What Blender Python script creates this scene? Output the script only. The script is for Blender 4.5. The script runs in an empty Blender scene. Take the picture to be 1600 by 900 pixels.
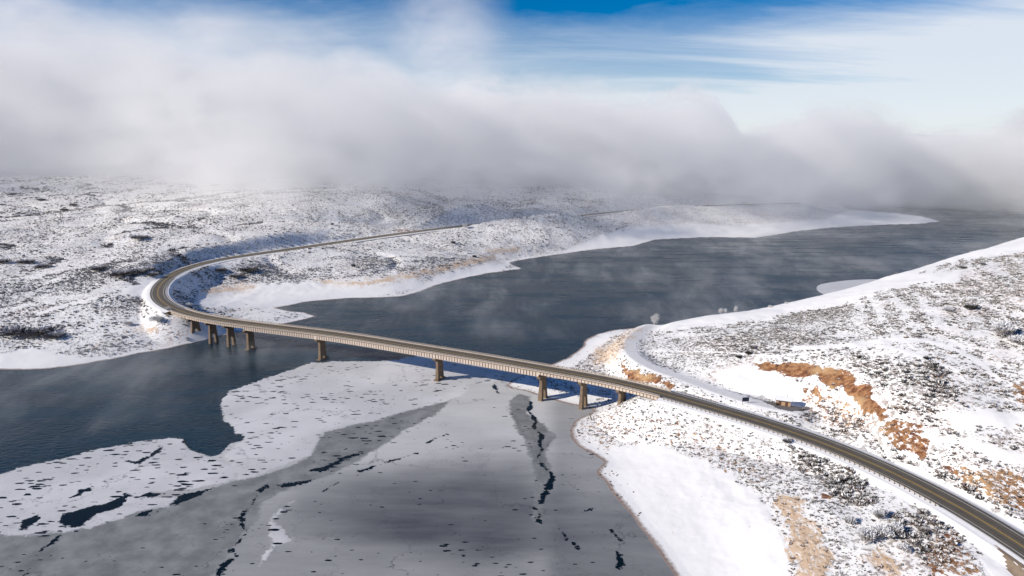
import bpy, bmesh, math, random, time
import numpy as np
from mathutils import Vector, Matrix
T0 = time.time()
sc = bpy.context.scene
C = sc.collection
R = math.radians

# ---------------------------------------------------------------- camera
CAM_Z, F, HZ = 125.0, 1067.0, 225.0
PITCH = math.atan((450 - HZ) / F)
cd = bpy.data.cameras.new('camera')
cd.sensor_width = 36.0
cd.lens = F / 1600 * 36
cd.clip_start, cd.clip_end = 1.0, 60000
cam = bpy.data.objects.new('camera', cd)
cam.location = (0, 0, CAM_Z)
cam.rotation_euler = (math.pi / 2 - PITCH, 0, 0)
C.objects.link(cam)
sc.camera = cam

# ---------------------------------------------------------------- light, sky, exposure
SUN_EL = R(26)
SUN_DIR = Vector((-0.965, -0.262, 0)).normalized()      # horizontal direction towards the sun
sd = bpy.data.lights.new('sun', 'SUN')
sd.energy = 4.8
sd.angle = R(0.53)
sd.color = (1.0, 0.915, 0.80)
sun = bpy.data.objects.new('sun', sd)
v = Vector((SUN_DIR.x * math.cos(SUN_EL), SUN_DIR.y * math.cos(SUN_EL), math.sin(SUN_EL)))
sun.rotation_euler = v.to_track_quat('Z', 'Y').to_euler()
sun.location = (-200, -60, 200)
C.objects.link(sun)

w = bpy.data.worlds.new('World')
sc.world = w
w.use_nodes = True
wn, wl = w.node_tree.nodes, w.node_tree.links
wn.clear()
def WN(t, **k):
    n = wn.new(t)
    for a, b in k.items(): setattr(n, a, b)
    return n
sky = WN('ShaderNodeTexSky', sky_type='NISHITA', sun_disc=False)
sky.sun_elevation = SUN_EL
sky.sun_rotation = math.atan2(SUN_DIR.x, SUN_DIR.y)
sky.altitude = 2300
sky.air_density, sky.dust_density, sky.ozone_density = 1.0, 0.6, 1.6
tc = WN('ShaderNodeTexCoord')
sep = WN('ShaderNodeSeparateXYZ')
wl.new(tc.outputs['Generated'], sep.inputs[0])
def wmath(op, a, b=None, c=None, clamp=False):
    n = WN('ShaderNodeMath', operation=op, use_clamp=clamp)
    for i, q in enumerate((a, b, c)):
        if q is None: continue
        if isinstance(q, (int, float)): n.inputs[i].default_value = q
        else: wl.new(q, n.inputs[i])
    return n.outputs[0]
zc = wmath('MAXIMUM', sep.outputs[2], 0.0)
zc = wmath('ADD', zc, 0.10)
cx = wmath('DIVIDE', sep.outputs[0], zc)
cy = wmath('DIVIDE', sep.outputs[1], zc)
comb = WN('ShaderNodeCombineXYZ')
wl.new(cx, comb.inputs[0]); wl.new(cy, comb.inputs[1])
mp = WN('ShaderNodeMapping')
mp.inputs['Location'].default_value = (3.1, 1.2, 0)
mp.inputs['Rotation'].default_value = (0, 0, R(-24))
mp.inputs['Scale'].default_value = (0.34, 0.9, 1)
wl.new(comb.outputs[0], mp.inputs[0])
n1 = WN('ShaderNodeTexNoise'); n1.inputs['Scale'].default_value = 0.9
n1.inputs['Detail'].default_value = 9; n1.inputs['Roughness'].default_value = 0.62
n1.inputs['Distortion'].default_value = 0.5
wl.new(mp.outputs[0], n1.inputs[0])
# cirrus thins out with height and towards the left of the view, thickens to the horizon
up = wmath('MULTIPLY', wmath('MINIMUM', sep.outputs[2], 0.31), -2.3)
side = wmath('MULTIPLY', sep.outputs[0], 0.44)
bias = wmath('ADD', up, side)
cov = wmath('ADD', n1.outputs[0], bias)
cov = wmath('MULTIPLY_ADD', cov, 3.2, -0.55, clamp=True)
low = wmath('MULTIPLY_ADD', sep.outputs[2], -6.6, 1.25)
low = wmath('ADD', low, wmath('MULTIPLY_ADD', n1.outputs[0], 1.7, -0.75), clamp=True)
cov = wmath('MAXIMUM', cov, wmath('MULTIPLY', low, 0.85))
cov = wmath('MULTIPLY', cov, 0.86)
mixc = WN('ShaderNodeMix', data_type='RGBA')
wl.new(cov, mixc.inputs[0])
hs = WN('ShaderNodeHueSaturation')
hs.inputs['Saturation'].default_value = 1.7
hs.inputs['Hue'].default_value = 0.507
wl.new(sky.outputs[0], hs.inputs['Color'])
wl.new(hs.outputs[0], mixc.inputs[6])
mixc.inputs[7].default_value = (8.6, 9.0, 9.6, 1)
bg = WN('ShaderNodeBackground'); bg.inputs[1].default_value = 0.08
wl.new(mixc.outputs[2], bg.inputs[0])
wo = WN('ShaderNodeOutputWorld')
wl.new(bg.outputs[0], wo.inputs[0])

sc.view_settings.view_transform = 'Standard'
sc.view_settings.look = 'None'
sc.view_settings.exposure = 0.24
sc.view_settings.gamma = 1
sc.render.engine = 'CYCLES'
cy_ = sc.cycles
cy_.max_bounces = 8; cy_.diffuse_bounces = 2; cy_.glossy_bounces = 2; cy_.transmission_bounces = 2
cy_.transparent_max_bounces = 12; cy_.volume_bounces = 8
cy_.volume_step_rate = 1.0; cy_.volume_max_steps = 256
cy_.use_denoising = True
cy_.sample_clamp_indirect = 6
cy_.caustics_reflective = False; cy_.caustics_refractive = False

# ---------------------------------------------------------------- projection helpers (metres, z = 0 is the lake)
cp, sp = math.cos(PITCH), math.sin(PITCH)
def W(px, py, z=0.0):
    a, b = (px - 800) / F, (450 - py) / F
    d = np.array([a, cp + b * sp, -sp + b * cp])
    t = (z - CAM_Z) / d[2]
    return np.array([d[0] * t, d[1] * t, z])
def P(x, y, z):
    dz = z - CAM_Z
    f = np.maximum(y * cp - dz * sp, 1e-3)
    u = y * sp + dz * cp
    return 800 + F * x / f, 450 - F * u / f

# ---------------------------------------------------------------- numpy noise
rng = np.random.RandomState(7)
PERM = rng.permutation(512)
PERM = np.concatenate([PERM, PERM, PERM])
GA = rng.rand(512) * 2 * math.pi
GX, GY = np.cos(GA), np.sin(GA)
def perlin(x, y):
    xi, yi = np.floor(x).astype(np.int64), np.floor(y).astype(np.int64)
    xf, yf = x - xi, y - yi
    u, v_ = xf ** 3 * (xf * (xf * 6 - 15) + 10), yf ** 3 * (yf * (yf * 6 - 15) + 10)
    def g(ix, iy, fx, fy):
        h = PERM[PERM[ix & 511] + (iy & 511)] & 511
        return GX[h] * fx + GY[h] * fy
    a = g(xi, yi, xf, yf); b = g(xi + 1, yi, xf - 1, yf)
    c = g(xi, yi + 1, xf, yf - 1); d = g(xi + 1, yi + 1, xf - 1, yf - 1)
    return (a + u * (b - a)) * (1 - v_) + (c + u * (d - c)) * v_
def fbm(x, y, scale, octv=4, gain=0.5, off=0.0):
    s, a, f = 0, 1.0, 1.0 / scale
    for k in range(octv):
        s = s + a * perlin(x * f + 17.3 * k + off, y * f - 9.1 * k + off * 1.7)
        a *= gain; f *= 2.03
    return s
def sstep(a, b, x):
    t = np.clip((x - a) / (b - a), 0, 1)
    return t * t * (3 - 2 * t)
def sdf(x, y, poly):
    """signed distance, positive inside"""
    poly = np.asarray(poly, float)
    d2 = np.full(x.shape, 1e18); ins = np.zeros(x.shape, bool)
    n = len(poly)
    for i in range(n):
        ax, ay = poly[i][:2]; bx, by = poly[(i + 1) % n][:2]
        ex, ey = bx - ax, by - ay
        wx, wy = x - ax, y - ay
        t = np.clip((wx * ex + wy * ey) / (ex * ex + ey * ey + 1e-12), 0, 1)
        dx, dy = wx - ex * t, wy - ey * t
        np.minimum(d2, dx * dx + dy * dy, out=d2)
        if abs(ey) > 1e-12:
            c = ((ay > y) != (by > y)) & (x < ex * (y - ay) / ey + ax)
            ins ^= c
    d = np.sqrt(d2)
    return np.where(ins, d, -d)
def linedist(x, y, line):
    """distance to an open polyline, plus interpolated third coordinate and side"""
    line = np.asarray(line, float)
    d2 = np.full(x.shape, 1e18); zz = np.zeros(x.shape); side_ = np.zeros(x.shape)
    for i in range(len(line) - 1):
        ax, ay = line[i][:2]; bx, by = line[i + 1][:2]
        ex, ey = bx - ax, by - ay
        wx, wy = x - ax, y - ay
        t = np.clip((wx * ex + wy * ey) / (ex * ex + ey * ey + 1e-12), 0, 1)
        dx, dy = wx - ex * t, wy - ey * t
        q = dx * dx + dy * dy
        m = q < d2
        d2 = np.where(m, q, d2)
        if line.shape[1] > 2:
            zz = np.where(m, line[i][2] + t * (line[i + 1][2] - line[i][2]), zz)
        side_ = np.where(m, np.sign(ex * wy - ey * wx), side_)
    return np.sqrt(d2), zz, side_
def resample(pts, step, smooth=True):
    pts = np.asarray(pts, float)
    if smooth:
        out = []
        Q = np.vstack([2 * pts[0] - pts[1], pts, 2 * pts[-1] - pts[-2]])
        for i in range(1, len(Q) - 2):
            for t in np.linspace(0, 1, 16, endpoint=False):
                a, b, c, d = Q[i - 1], Q[i], Q[i + 1], Q[i + 2]
                out.append(0.5 * ((2 * b) + (c - a) * t + (2 * a - 5 * b + 4 * c - d) * t * t + (3 * b - a - 3 * c + d) * t ** 3))
        out.append(pts[-1]); pts = np.array(out)
    L = np.concatenate([[0], np.cumsum(np.linalg.norm(np.diff(pts[:, :2], axis=0), axis=1))])
    n = max(2, int(L[-1] / step) + 1)
    s = np.linspace(0, L[-1], n)
    r = np.stack([np.interp(s, L, pts[:, k]) for k in range(pts.shape[1])], 1)
    return r

# ---------------------------------------------------------------- shorelines
wl2 = lambda lst: [tuple(W(a, b, 0)[:2]) for a, b in lst]
SHORE_A = [(-2600, 250)] + wl2([(-500, 612), (-200, 592), (0, 578), (40, 578), (80, 577), (120, 571), (150, 566), (180, 561), (215, 553), (240, 549), (262, 545),
    (300, 536), (330, 527), (380, 519), (420, 512), (460, 503), (497, 494), (478, 488), (450, 486), (432, 481), (480, 472), (520, 468), (560, 466),
    (600, 465), (630, 463), (650, 458), (668, 452), (684, 445), (700, 441), (730, 434), (760, 428), (790, 424), (817, 420), (800, 413), (798, 410), (825, 405),
    (850, 401), (880, 397), (905, 393), (930, 390), (960, 387), (990, 385), (1010, 379), (1022, 375), (1060, 373), (1100, 371), (1140, 371), (1180, 372),
    (1215, 367), (1250, 361), (1300, 356), (1350, 353), (1400, 351), (1440, 350), (1472, 346), (1440, 338), (1400, 333), (1330, 328)]) + \
    [(700, 1500), (1200, 2000), (3000, 2300), (14000, 2500), (14000, 14000), (-14000, 14000), (-14000, 300)]
SHORE_B = wl2([(1053, 900), (1045, 888), (1035, 873), (1022, 855), (1010, 838), (998, 824), (985, 805), (972, 790), (958, 770), (945, 754),
    (934, 742), (933, 735), (944, 722), (930, 712), (917, 705), (902, 697), (892, 685), (891, 672), (897, 658), (908, 651),
    (920, 647), (928, 642), (922, 637), (895, 633), (860, 625), (840, 617), (822, 612), (800, 608), (791, 602), (797, 595), (810, 589), (825, 584), (845, 578), (857, 572),
    (868, 567), (885, 560), (899, 551), (909, 541), (916, 530), (934, 521), (962, 515), (1010, 510), (1100, 503), (1160, 495), (1230, 484),
    (1272, 470), (1310, 464), (1350, 454), (1400, 448), (1500, 444), (2300, 430)]) + \
    [(4000, 500), (4000, -300), (20, -300), (30, 60)] + wl2([(1090, 1050), (1078, 960)])

# ---------------------------------------------------------------- the road centreline (px, py, z)
ROAD_PX = [(1250, 318, 22), (1140, 321, 20), (1040, 325, 19), (960, 332, 20), (885, 340, 21), (810, 346.5, 22), (760, 350, 22), (710, 355.5, 21), (660, 361.5, 20),
    (610, 368, 19), (560, 375, 18), (505, 383, 17), (450, 391, 17), (410, 396.5, 17), (375, 401.5, 17), (345, 406, 17), (318, 412, 16.8), (290, 420, 16.6), (268, 430, 16.4),
    (252, 443, 16.2), (246, 455, 16.1), (248, 466, 16), (258, 475, 16), (276, 484, 16), (302, 492, 16), (340, 499.5, 16), (400, 507.5, 16), (450, 513.5, 16), (500, 519.5, 16), (560, 528, 16),
    (630, 539.5, 16), (702, 551, 16), (760, 560.5, 16), (835, 573.5, 16), (900, 585, 16), (960, 596, 16), (1035, 614.5, 16), (1110, 636, 16), (1185, 657.5, 16),
    (1250, 679, 16), (1300, 697, 16), (1375, 729, 16.2), (1450, 765, 16.5), (1525, 807, 17), (1575, 838, 17.3), (1640, 880, 17.6), (1720, 938, 18), (1850, 1040, 18.5)]
ROAD = resample([W(*p) for p in ROAD_PX], 2.0)
# smooth it
for _ in range(60):
    ROAD[1:-1] = 0.5 * ROAD[1:-1] + 0.25 * (ROAD[:-2] + ROAD[2:])
ROAD = resample(ROAD, 2.0, False)
rt = np.gradient(ROAD[:, :2], axis=0); rt /= np.linalg.norm(rt, axis=1)[:, None]
RN = np.stack([-rt[:, 1], rt[:, 0]], 1)        # left normal when walking from far to near
rpx, rpy = P(ROAD[:, 0], ROAD[:, 1], ROAD[:, 2])
def road_index(px, lo=None):
    """index where the on-screen x passes px on the near (bridge) half"""
    i0 = int(np.argmin(rpx[: len(rpx)] + (np.arange(len(rpx)) < 0) * 1e9))
    k = i0 + int(np.argmin(np.abs(rpx[i0:] - px)))
    return k
I_A, I_B = road_index(277), road_index(1037)
R_LEFT, R_RIGHT = ROAD[: I_A + 1], ROAD[I_B:]

# ---------------------------------------------------------------- terrain heights
CTRL = [(0, 560, 1.5), (0, 520, 6), (0, 480, 9), (0, 440, 13), (0, 400, 19), (0, 360, 27), (0, 330, 34), (0, 300, 46), (0, 284, 54),
    (-250, 560, 6), (-250, 450, 14), (-250, 350, 32), (-250, 300, 52),
    (120, 545, 2.5), (120, 500, 9), (120, 450, 13), (150, 400, 19), (150, 350, 30), (150, 310, 42), (150, 288, 52),
    (220, 520, 6), (220, 490, 11), (205, 440, 17), (210, 425, 20), (215, 462, 15.5), (180, 460, 15.5),
    (240, 410, 26), (282, 390, 27.5), (350, 382, 27.5), (420, 376, 27), (500, 369, 25), (560, 362, 23), (620, 352, 23),
    (320, 442, 5), (345, 436, 7), (375, 427, 9), (450, 412, 12), (550, 400, 14), (650, 388, 15), (600, 425, 8), (500, 428, 7), (400, 443, 4),
    (400, 470, 2), (500, 452, 2), (600, 448, 3), (650, 441, 3), (350, 480, 2.5), (420, 492, 1.8), (330, 465, 3), (310, 505, 6), (280, 510, 7), (270, 530, 2.5),
    (700, 420, 6), (750, 411, 6), (700, 395, 12), (780, 390, 9), (850, 388, 6), (800, 370, 14), (900, 368, 12), (950, 370, 7), (1000, 362, 6), (1000, 345, 14), (950, 340, 18),
    (600, 345, 27), (650, 336, 32), (700, 326, 38), (700, 338, 25), (500, 340, 36), (400, 360, 32), (300, 365, 32), (300, 335, 42), (400, 318, 48), (500, 306, 54), (600, 302, 58),
    (750, 312, 50), (850, 318, 44), (780, 338, 24), (850, 333, 22), (700, 298, 62), (950, 318, 34), (1050, 312, 34),
    (1050, 352, 6), (1100, 345, 9), (1200, 347, 7), (1300, 341, 4), (1400, 344, 2), (1150, 330, 16), (1250, 322, 16),
    # right bank
    (1600, 370, 60), (1600, 400, 60), (1600, 450, 56), (1600, 500, 50), (1600, 560, 43), (1600, 620, 36), (1600, 680, 30), (1600, 740, 24), (1600, 790, 19),
    (1800, 330, 80), (1800, 450, 66), (1800, 600, 48), (1900, 800, 28),
    (1500, 399, 52), (1500, 430, 53), (1500, 500, 47), (1500, 560, 41), (1500, 640, 33), (1500, 700, 26), (1500, 750, 20),
    (1400, 428, 41), (1400, 455, 44), (1400, 500, 42), (1400, 560, 38), (1400, 610, 33), (1400, 650, 26), (1400, 700, 19),
    (1400, 437, 19), (1500, 413, 27), (1450, 430, 22), (1340, 449, 10), (1290, 470, 10), (1600, 390, 40), (1560, 420, 14),
    (1290, 459, 29), (1300, 480, 33), (1300, 520, 34), (1300, 565, 32), (1290, 610, 23), (1300, 650, 17.5),
    (1200, 479, 20), (1200, 500, 25), (1200, 530, 27), (1200, 565, 26), (1200, 590, 20), (1200, 622, 16.5), (1240, 632, 16.3), (1170, 625, 16.2),
    (1100, 492, 13), (1100, 520, 20), (1100, 560, 18), (1100, 600, 15), (1100, 615, 14.5), (1050, 497, 8), (1060, 530, 14), (1050, 565, 14), (1050, 590, 13),
    (1000, 507, 5), (985, 545, 12), (1000, 575, 9), (960, 525, 4), (940, 560, 4), (960, 585, 4), (1015, 600, 9), (900, 575, 3),
    (970, 632, 3), (1000, 645, 7), (1100, 700, 8), (1000, 680, 4), (950, 690, 2.5), (1000, 740, 2.5), (1100, 800, 3), (1200, 760, 8), (1200, 870, 6), (1300, 800, 12), (1400, 850, 13),
    (1500, 880, 15), (1300, 880, 9), (1150, 880, 3), (860, 608, 1.2), (900, 615, 1.5)]
cw = np.array([W(*c) for c in CTRL])
extra = [(-1600, 2600, 70), (-700, 2300, 74), (0, 2400, 76), (800, 2600, 40), (1600, 2600, 20), (-3500, 3000, 90), (3500, 3500, 60),
         (-900, 500, 18), (-1500, 800, 34), (600, 150, 40), (800, 400, 75), (500, 500, 22), (900, 620, 4), (-6000, 8000, 120), (0, 8000, 60), (6000, 8000, 60), (300, 0, 20), (60, 60, 1.5), (120, 20, 8)]
cw = np.vstack([cw, np.array(extra)])
shp = np.array(SHORE_A[1:-6] + SHORE_B[:-5])
cw = np.vstack([cw, np.column_stack([shp, np.full(len(shp), 0.3)])])
def lp(x, y):
    return np.arctan2(x, y + 40), np.log(np.hypot(x, y) + 30)
cu, cv = lp(cw[:, 0], cw[:, 1])
CC = 0.02
A = np.sqrt((cu[:, None] - cu) ** 2 + (cv[:, None] - cv) ** 2 + CC ** 2)
N = len(cu)
M = np.zeros((N + 3, N + 3)); M[:N, :N] = -A + np.eye(N) * 0.012
M[:N, N] = 1; M[:N, N + 1] = cu; M[:N, N + 2] = cv; M[N:, :N] = M[:N, N:].T
sol = np.linalg.solve(M, np.concatenate([cw[:, 2], [0, 0, 0]]))
def rbf(x, y):
    u, v_ = lp(x, y)
    out = sol[N] + sol[N + 1] * u + sol[N + 2] * v_
    for i in range(N):
        out = out - sol[i] * np.sqrt((u - cu[i]) ** 2 + (v_ - cv[i]) ** 2 + CC ** 2)
    return out
SCARP = [W(1168, 566, 29)[:2], W(1200, 569, 29)[:2], W(1240, 573, 30)[:2], W(1280, 578, 31)[:2], W(1315, 588, 31)[:2], W(1342, 606, 30)[:2], W(1362, 630, 28)[:2], W(1374, 655, 25)[:2]]
SCARP = resample(SCARP, 4.0)
SIDE_PX = [(1235, 640, 16.2), (1185, 630, 16.1), (1140, 617, 15.6), (1100, 603, 15), (1060, 588, 14.4), (1025, 576, 14), (998, 562, 13.6), (984, 547, 13.2), (985, 532, 12), (998, 519, 9.5), (1016, 509, 7)]
SIDE = resample([W(*p) for p in SIDE_PX], 3.0)
def terrain(x, y, full=False):
    s = np.maximum(sdf(x, y, SHORE_A), sdf(x, y, SHORE_B))
    s = s + 1.6 * fbm(x, y, 14, 3) * sstep(0, 200, np.hypot(x, y)) * np.clip(np.hypot(x, y) / 500, 0.5, 3)
    H = np.maximum(rbf(x, y), 0.5)
    r = np.hypot(x, y)
    k = sstep(6, 40, s)
    left = sstep(50, -150, x) * sstep(500, 700, y)
    H = H + k * (1.0 * fbm(x, y, 45, 4) + 0.35 * fbm(x, y, 9, 3, off=5))
    far = sstep(640, 1000, r)
    H = H + k * far * (7 * fbm(x, y, 190, 4, off=3) + 2.2 * np.abs(fbm(x, y, 60, 3, off=9)))
    # gullies on the left plain
    g = np.abs(perlin(x / 130 + 3.3, y / 90 + 1.1))
    H = H - k * left * 2.2 * np.exp(-(g / 0.07) ** 2)
    # right hill: shallow benches
    rh = sstep(250, 330, x) * (y < 700)
    H = H + rh * 0.7 * np.sin((x * 0.30 + y * 0.95) / 9.0 + 2 * fbm(x, y, 60, 2))
    # far mountains
    H = H + sstep(5200, 7600, r) * (20 + 70 * fbm(x, y, 1500, 5, off=21) + 280 * np.exp(-((x + 5200) / 1500) ** 2) + 120 * np.exp(-((x - 4900) / 700) ** 2))
    # scarp of bare earth
    d, _, sd_ = linedist(x, y, SCARP)
    lowside = sstep(0.0, 3.2, -sd_ * d * 1.0 + 1.0)
    H = H - np.where(d < 60, 3.6 * lowside * sstep(42, 8, d), 0)
    # shore ramp
    beach = 0.055 * np.minimum(np.maximum(s, 0), 5) + 0.12 * np.maximum(s - 5, 0) + 0.04
    ks = sstep(2, 34, s)
    z = np.where(s > 0, beach * (1 - ks) + np.maximum(H, 0.4) * ks, 0)
    z = np.where(s > 0, z + 0.11 * fbm(x, y, 5, 3, off=2) * sstep(2, 9, s), z)
    z = z + 0.16 * np.sin(s * 1.05 + 2.5 * fbm(x, y, 35, 2, off=71)) * sstep(2, 7, s) * sstep(48, 20, s) * sstep(-140, -200, x) * (r < 460)
    z = np.where(s <= 0, np.maximum(s * 0.35, -5.0), z)
    # snow covered side road: flat bed
    d2, z2, _ = linedist(x, y, SIDE)
    m = sstep(15, 2.5, d2)
    z = z * (1 - m) + (z2) * m
    # main road: cut and fill
    dl, zl, sl = linedist(x, y, R_LEFT[::5])
    dr, zr, sr = linedist(x, y, R_RIGHT[::5])
    for d3, z3 in ((dl, zl), (dr, zr)):
        fr = sstep(600, 760, r); e = np.maximum(d3 - 8.0 - 8.0 * fr, 0)
        lo = z3 - 0.28 - 0.3 * fr - 0.66 * e
        hi = z3 - 0.28 - 0.3 * fr + 0.74 * e
        z = np.minimum(np.maximum(z, lo), hi)
    db, zb_, _ = linedist(x, y, ROAD[I_A:I_B + 1:4])
    z = np.where(db < 40, np.minimum(z, zb_ - 2.6 + 0.55 * np.maximum(db - 6.5, 0)), z)
    if full:
        return z, s, np.minimum(dl, dr), d2
    return z

# ---------------------------------------------------------------- mask polygons, in photo pixels, baked onto the land
SMOOTH = [
    [(931, 740), (944, 724), (958, 700), (1000, 692), (1060, 704), (1130, 735), (1190, 776), (1214, 820), (1232, 870), (1240, 920), (1060, 960), (1050, 900), (1000, 830)],
    [(1200, 500), (1120, 508), (1060, 515), (1020, 520), (1010, 500), (1100, 488), (1200, 474), (1290, 455), (1400, 424), (1600, 365), (1700, 340), (1700, 375), (1600, 396), (1475, 411), (1425, 436), (1362, 462), (1300, 480), (1250, 488)],
    [(1124, 580), (1165, 568), (1220, 578), (1240, 590), (1262, 615), (1275, 642), (1230, 640), (1200, 625), (1160, 612), (1120, 598)],
    [(862, 572), (905, 545), (918, 526), (965, 512), (1020, 500), (1005, 513), (962, 525), (934, 543), (912, 560), (890, 576)],
    [(785, 604), (815, 588), (850, 605), (900, 618), (935, 632), (930, 645), (860, 626)],
    [(300, 476), (316, 458), (332, 448), (400, 444), (520, 437), (640, 430), (668, 446), (560, 470), (430, 482), (418, 486), (380, 480), (340, 482)],
    [(165, 466), (205, 446), (248, 432), (252, 442), (243, 455), (240, 470), (205, 462)],
    [(930, 372), (980, 356), (1060, 352), (1180, 352), (1290, 344), (1330, 328), (1400, 328), (1500, 345), (1400, 355), (1200, 380), (1000, 390), (900, 400), (880, 395)],
    [(0, 590), (0, 555), (60, 545), (130, 560), (230, 545), (240, 552), (100, 585)],
    [(640, 455), (700, 425), (760, 412), (800, 412), (780, 424), (700, 445)],
    [(1270, 470), (1270, 430), (1500, 425), (1500, 440), (1320, 460)],
    [(1470, 650), (1530, 640), (1640, 650), (1640, 668), (1560, 662), (1500, 672)],
    [(1440, 690), (1500, 700), (1580, 725), (1640, 740), (1640, 720), (1560, 700), (1480, 680)],
    [(1500, 800), (1540, 835), (1590, 900), (1600, 920), (1550, 900), (1520, 850), (1490, 815)],
]
SMOOTH_LINES = [([(1240, 545), (1330, 540), (1400, 530), (1450, 533), (1490, 545), (1530, 565), (1560, 592)], 5),
                ([(1370, 540), (1410, 548), (1450, 560), (1500, 580)], 3.5), ([(480, 382), (510, 360), (530, 345), (515, 330)], 2.0),
                ([(150, 466), (110, 475), (60, 490)], 3.0), ([(1000, 548), (1120, 550), (1200, 556), (1300, 548)], 1.6)]
EARTH = [
    [(1176, 567), (1230, 565), (1290, 571), (1330, 584), (1358, 606), (1379, 640), (1377, 656), (1352, 640), (1322, 618), (1290, 600), (1275, 592), (1240, 592), (1222, 583), (1190, 575)],
    [(1236, 596), (1258, 603), (1285, 607), (1278, 617), (1258, 612)],
    [(1372, 672), (1400, 656), (1438, 664), (1452, 690), (1446, 722), (1420, 708), (1395, 698)],
    [(1470, 728), (1520, 725), (1560, 735), (1620, 745), (1640, 815), (1590, 800), (1540, 778), (1500, 757)],
    [(1576, 602), (1600, 588), (1640, 600), (1640, 650), (1590, 634)],
    [(966, 560), (978, 568), (990, 578), (1010, 584), (1040, 590), (1050, 604), (1020, 602), (985, 597), (972, 585)],
    [(1290, 772), (1302, 776), (1308, 790), (1296, 784)],
    [(1440, 850), (1480, 835), (1520, 860), (1540, 905), (1460, 905)],
    [(612, 356), (645, 357), (668, 362), (630, 364)],
    [(1250, 610), (1300, 610), (1345, 636), (1378, 658), (1352, 682), (1300, 664), (1262, 642)],
    [(905, 655), (940, 640), (1040, 650), (1130, 690), (1200, 745), (1230, 780), (1190, 770), (1120, 725), (1040, 695), (960, 695), (925, 705)],
]
TAN = [
    [(1212, 770), (1232, 764), (1248, 780), (1262, 812), (1290, 835), (1302, 870), (1306, 920), (1250, 920), (1232, 860), (1216, 812)],
    [(314, 456), (340, 448), (400, 444), (396, 451), (325, 460)],
    [(490, 438), (560, 440), (640, 428), (700, 415), (740, 404), (775, 398), (772, 405), (730, 415), (660, 430), (600, 442), (540, 446)],
    [(760, 392), (800, 387), (812, 391), (780, 396)],
    [(206, 512), (240, 512), (248, 518), (222, 520)],
    [(930, 548), (970, 524), (1000, 510), (1008, 512), (985, 530), (968, 552), (950, 570), (925, 568)],
    [(1340, 870), (1390, 868), (1410, 890), (1380, 900)],
]
DARK = [
    [(1215, 684), (1262, 690), (1330, 735), (1375, 778), (1345, 795), (1300, 775), (1240, 725)],
    [(1290, 640), (1370, 665), (1400, 700), (1480, 740), (1570, 800), (1560, 810), (1440, 745), (1330, 690)],
    [(330, 430), (350, 414), (400, 410), (425, 420), (410, 432), (380, 436), (345, 440)],
    [(1180, 520), (1260, 480), (1340, 480), (1300, 520), (1260, 550), (1160, 560), (1100, 555)],
    [(150, 430), (165, 415), (215, 420), (250, 430), (210, 438)],
    [(-10, 515), (60, 508), (100, 522), (60, 532), (-10, 530)],
    [(560, 335), (620, 322), (700, 330), (710, 345), (640, 345)],
    [(1330, 560), (1460, 560), (1500, 620), (1440, 650), (1400, 640)],
    [(1400, 800), (1450, 790), (1500, 840), (1500, 880), (1450, 880), (1400, 840)],
]
def masks(x, y, z, s, droad, dside):
    px, py = P(x, y, z)
    wob = 5 * fbm(x, y, 9, 3, off=31) * np.clip(300 / np.hypot(x, y), 0.2, 1.5)
    sm = np.full(x.shape, -99.0)
    for p in SMOOTH: sm = np.maximum(sm, sdf(px, py, p))
    smooth = sstep(-3, 3, sm + 2 * wob)
    for ln, wd in SMOOTH_LINES:
        smooth = np.maximum(smooth, sstep(wd, wd * 0.4, linedist(px, py, ln)[0] + wob * 0.3))
    smooth = np.maximum(smooth, sstep(4.4, 3.0, dside))
    smooth = np.maximum(smooth, sstep(9.5, 7.5, droad + wob * 0.3))
    smooth = np.maximum(smooth, 0.6 * sstep(10, 2, s))
    ea = np.full(x.shape, -99.0)
    for k_, p in enumerate(EARTH):
        q_ = sstep(-4, 5, sdf(px, py, p) + 2.6 * wob) * (1.0, 0.8, 0.68, 0.60, 0.6, 0.9, 0.7, 0.55, 0.8, 0.44, 0.34)[k_]
        ea = np.maximum(ea, q_)
    earth = np.maximum(ea, 0)
    ta = np.full(x.shape, -99.0)
    for p in TAN: ta = np.maximum(ta, sdf(px, py, p))
    tan = np.minimum(0.92 * sstep(-14, 12, ta + 3 * wob) * np.where(px < 900, 1.25, 1.0), 1.1)
    da = np.full(x.shape, -99.0)
    for p in DARK: da = np.maximum(da, sdf(px, py, p))
    dark = sstep(-8, 8, da + 3 * wob)
    return smooth, earth, tan, dark

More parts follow.
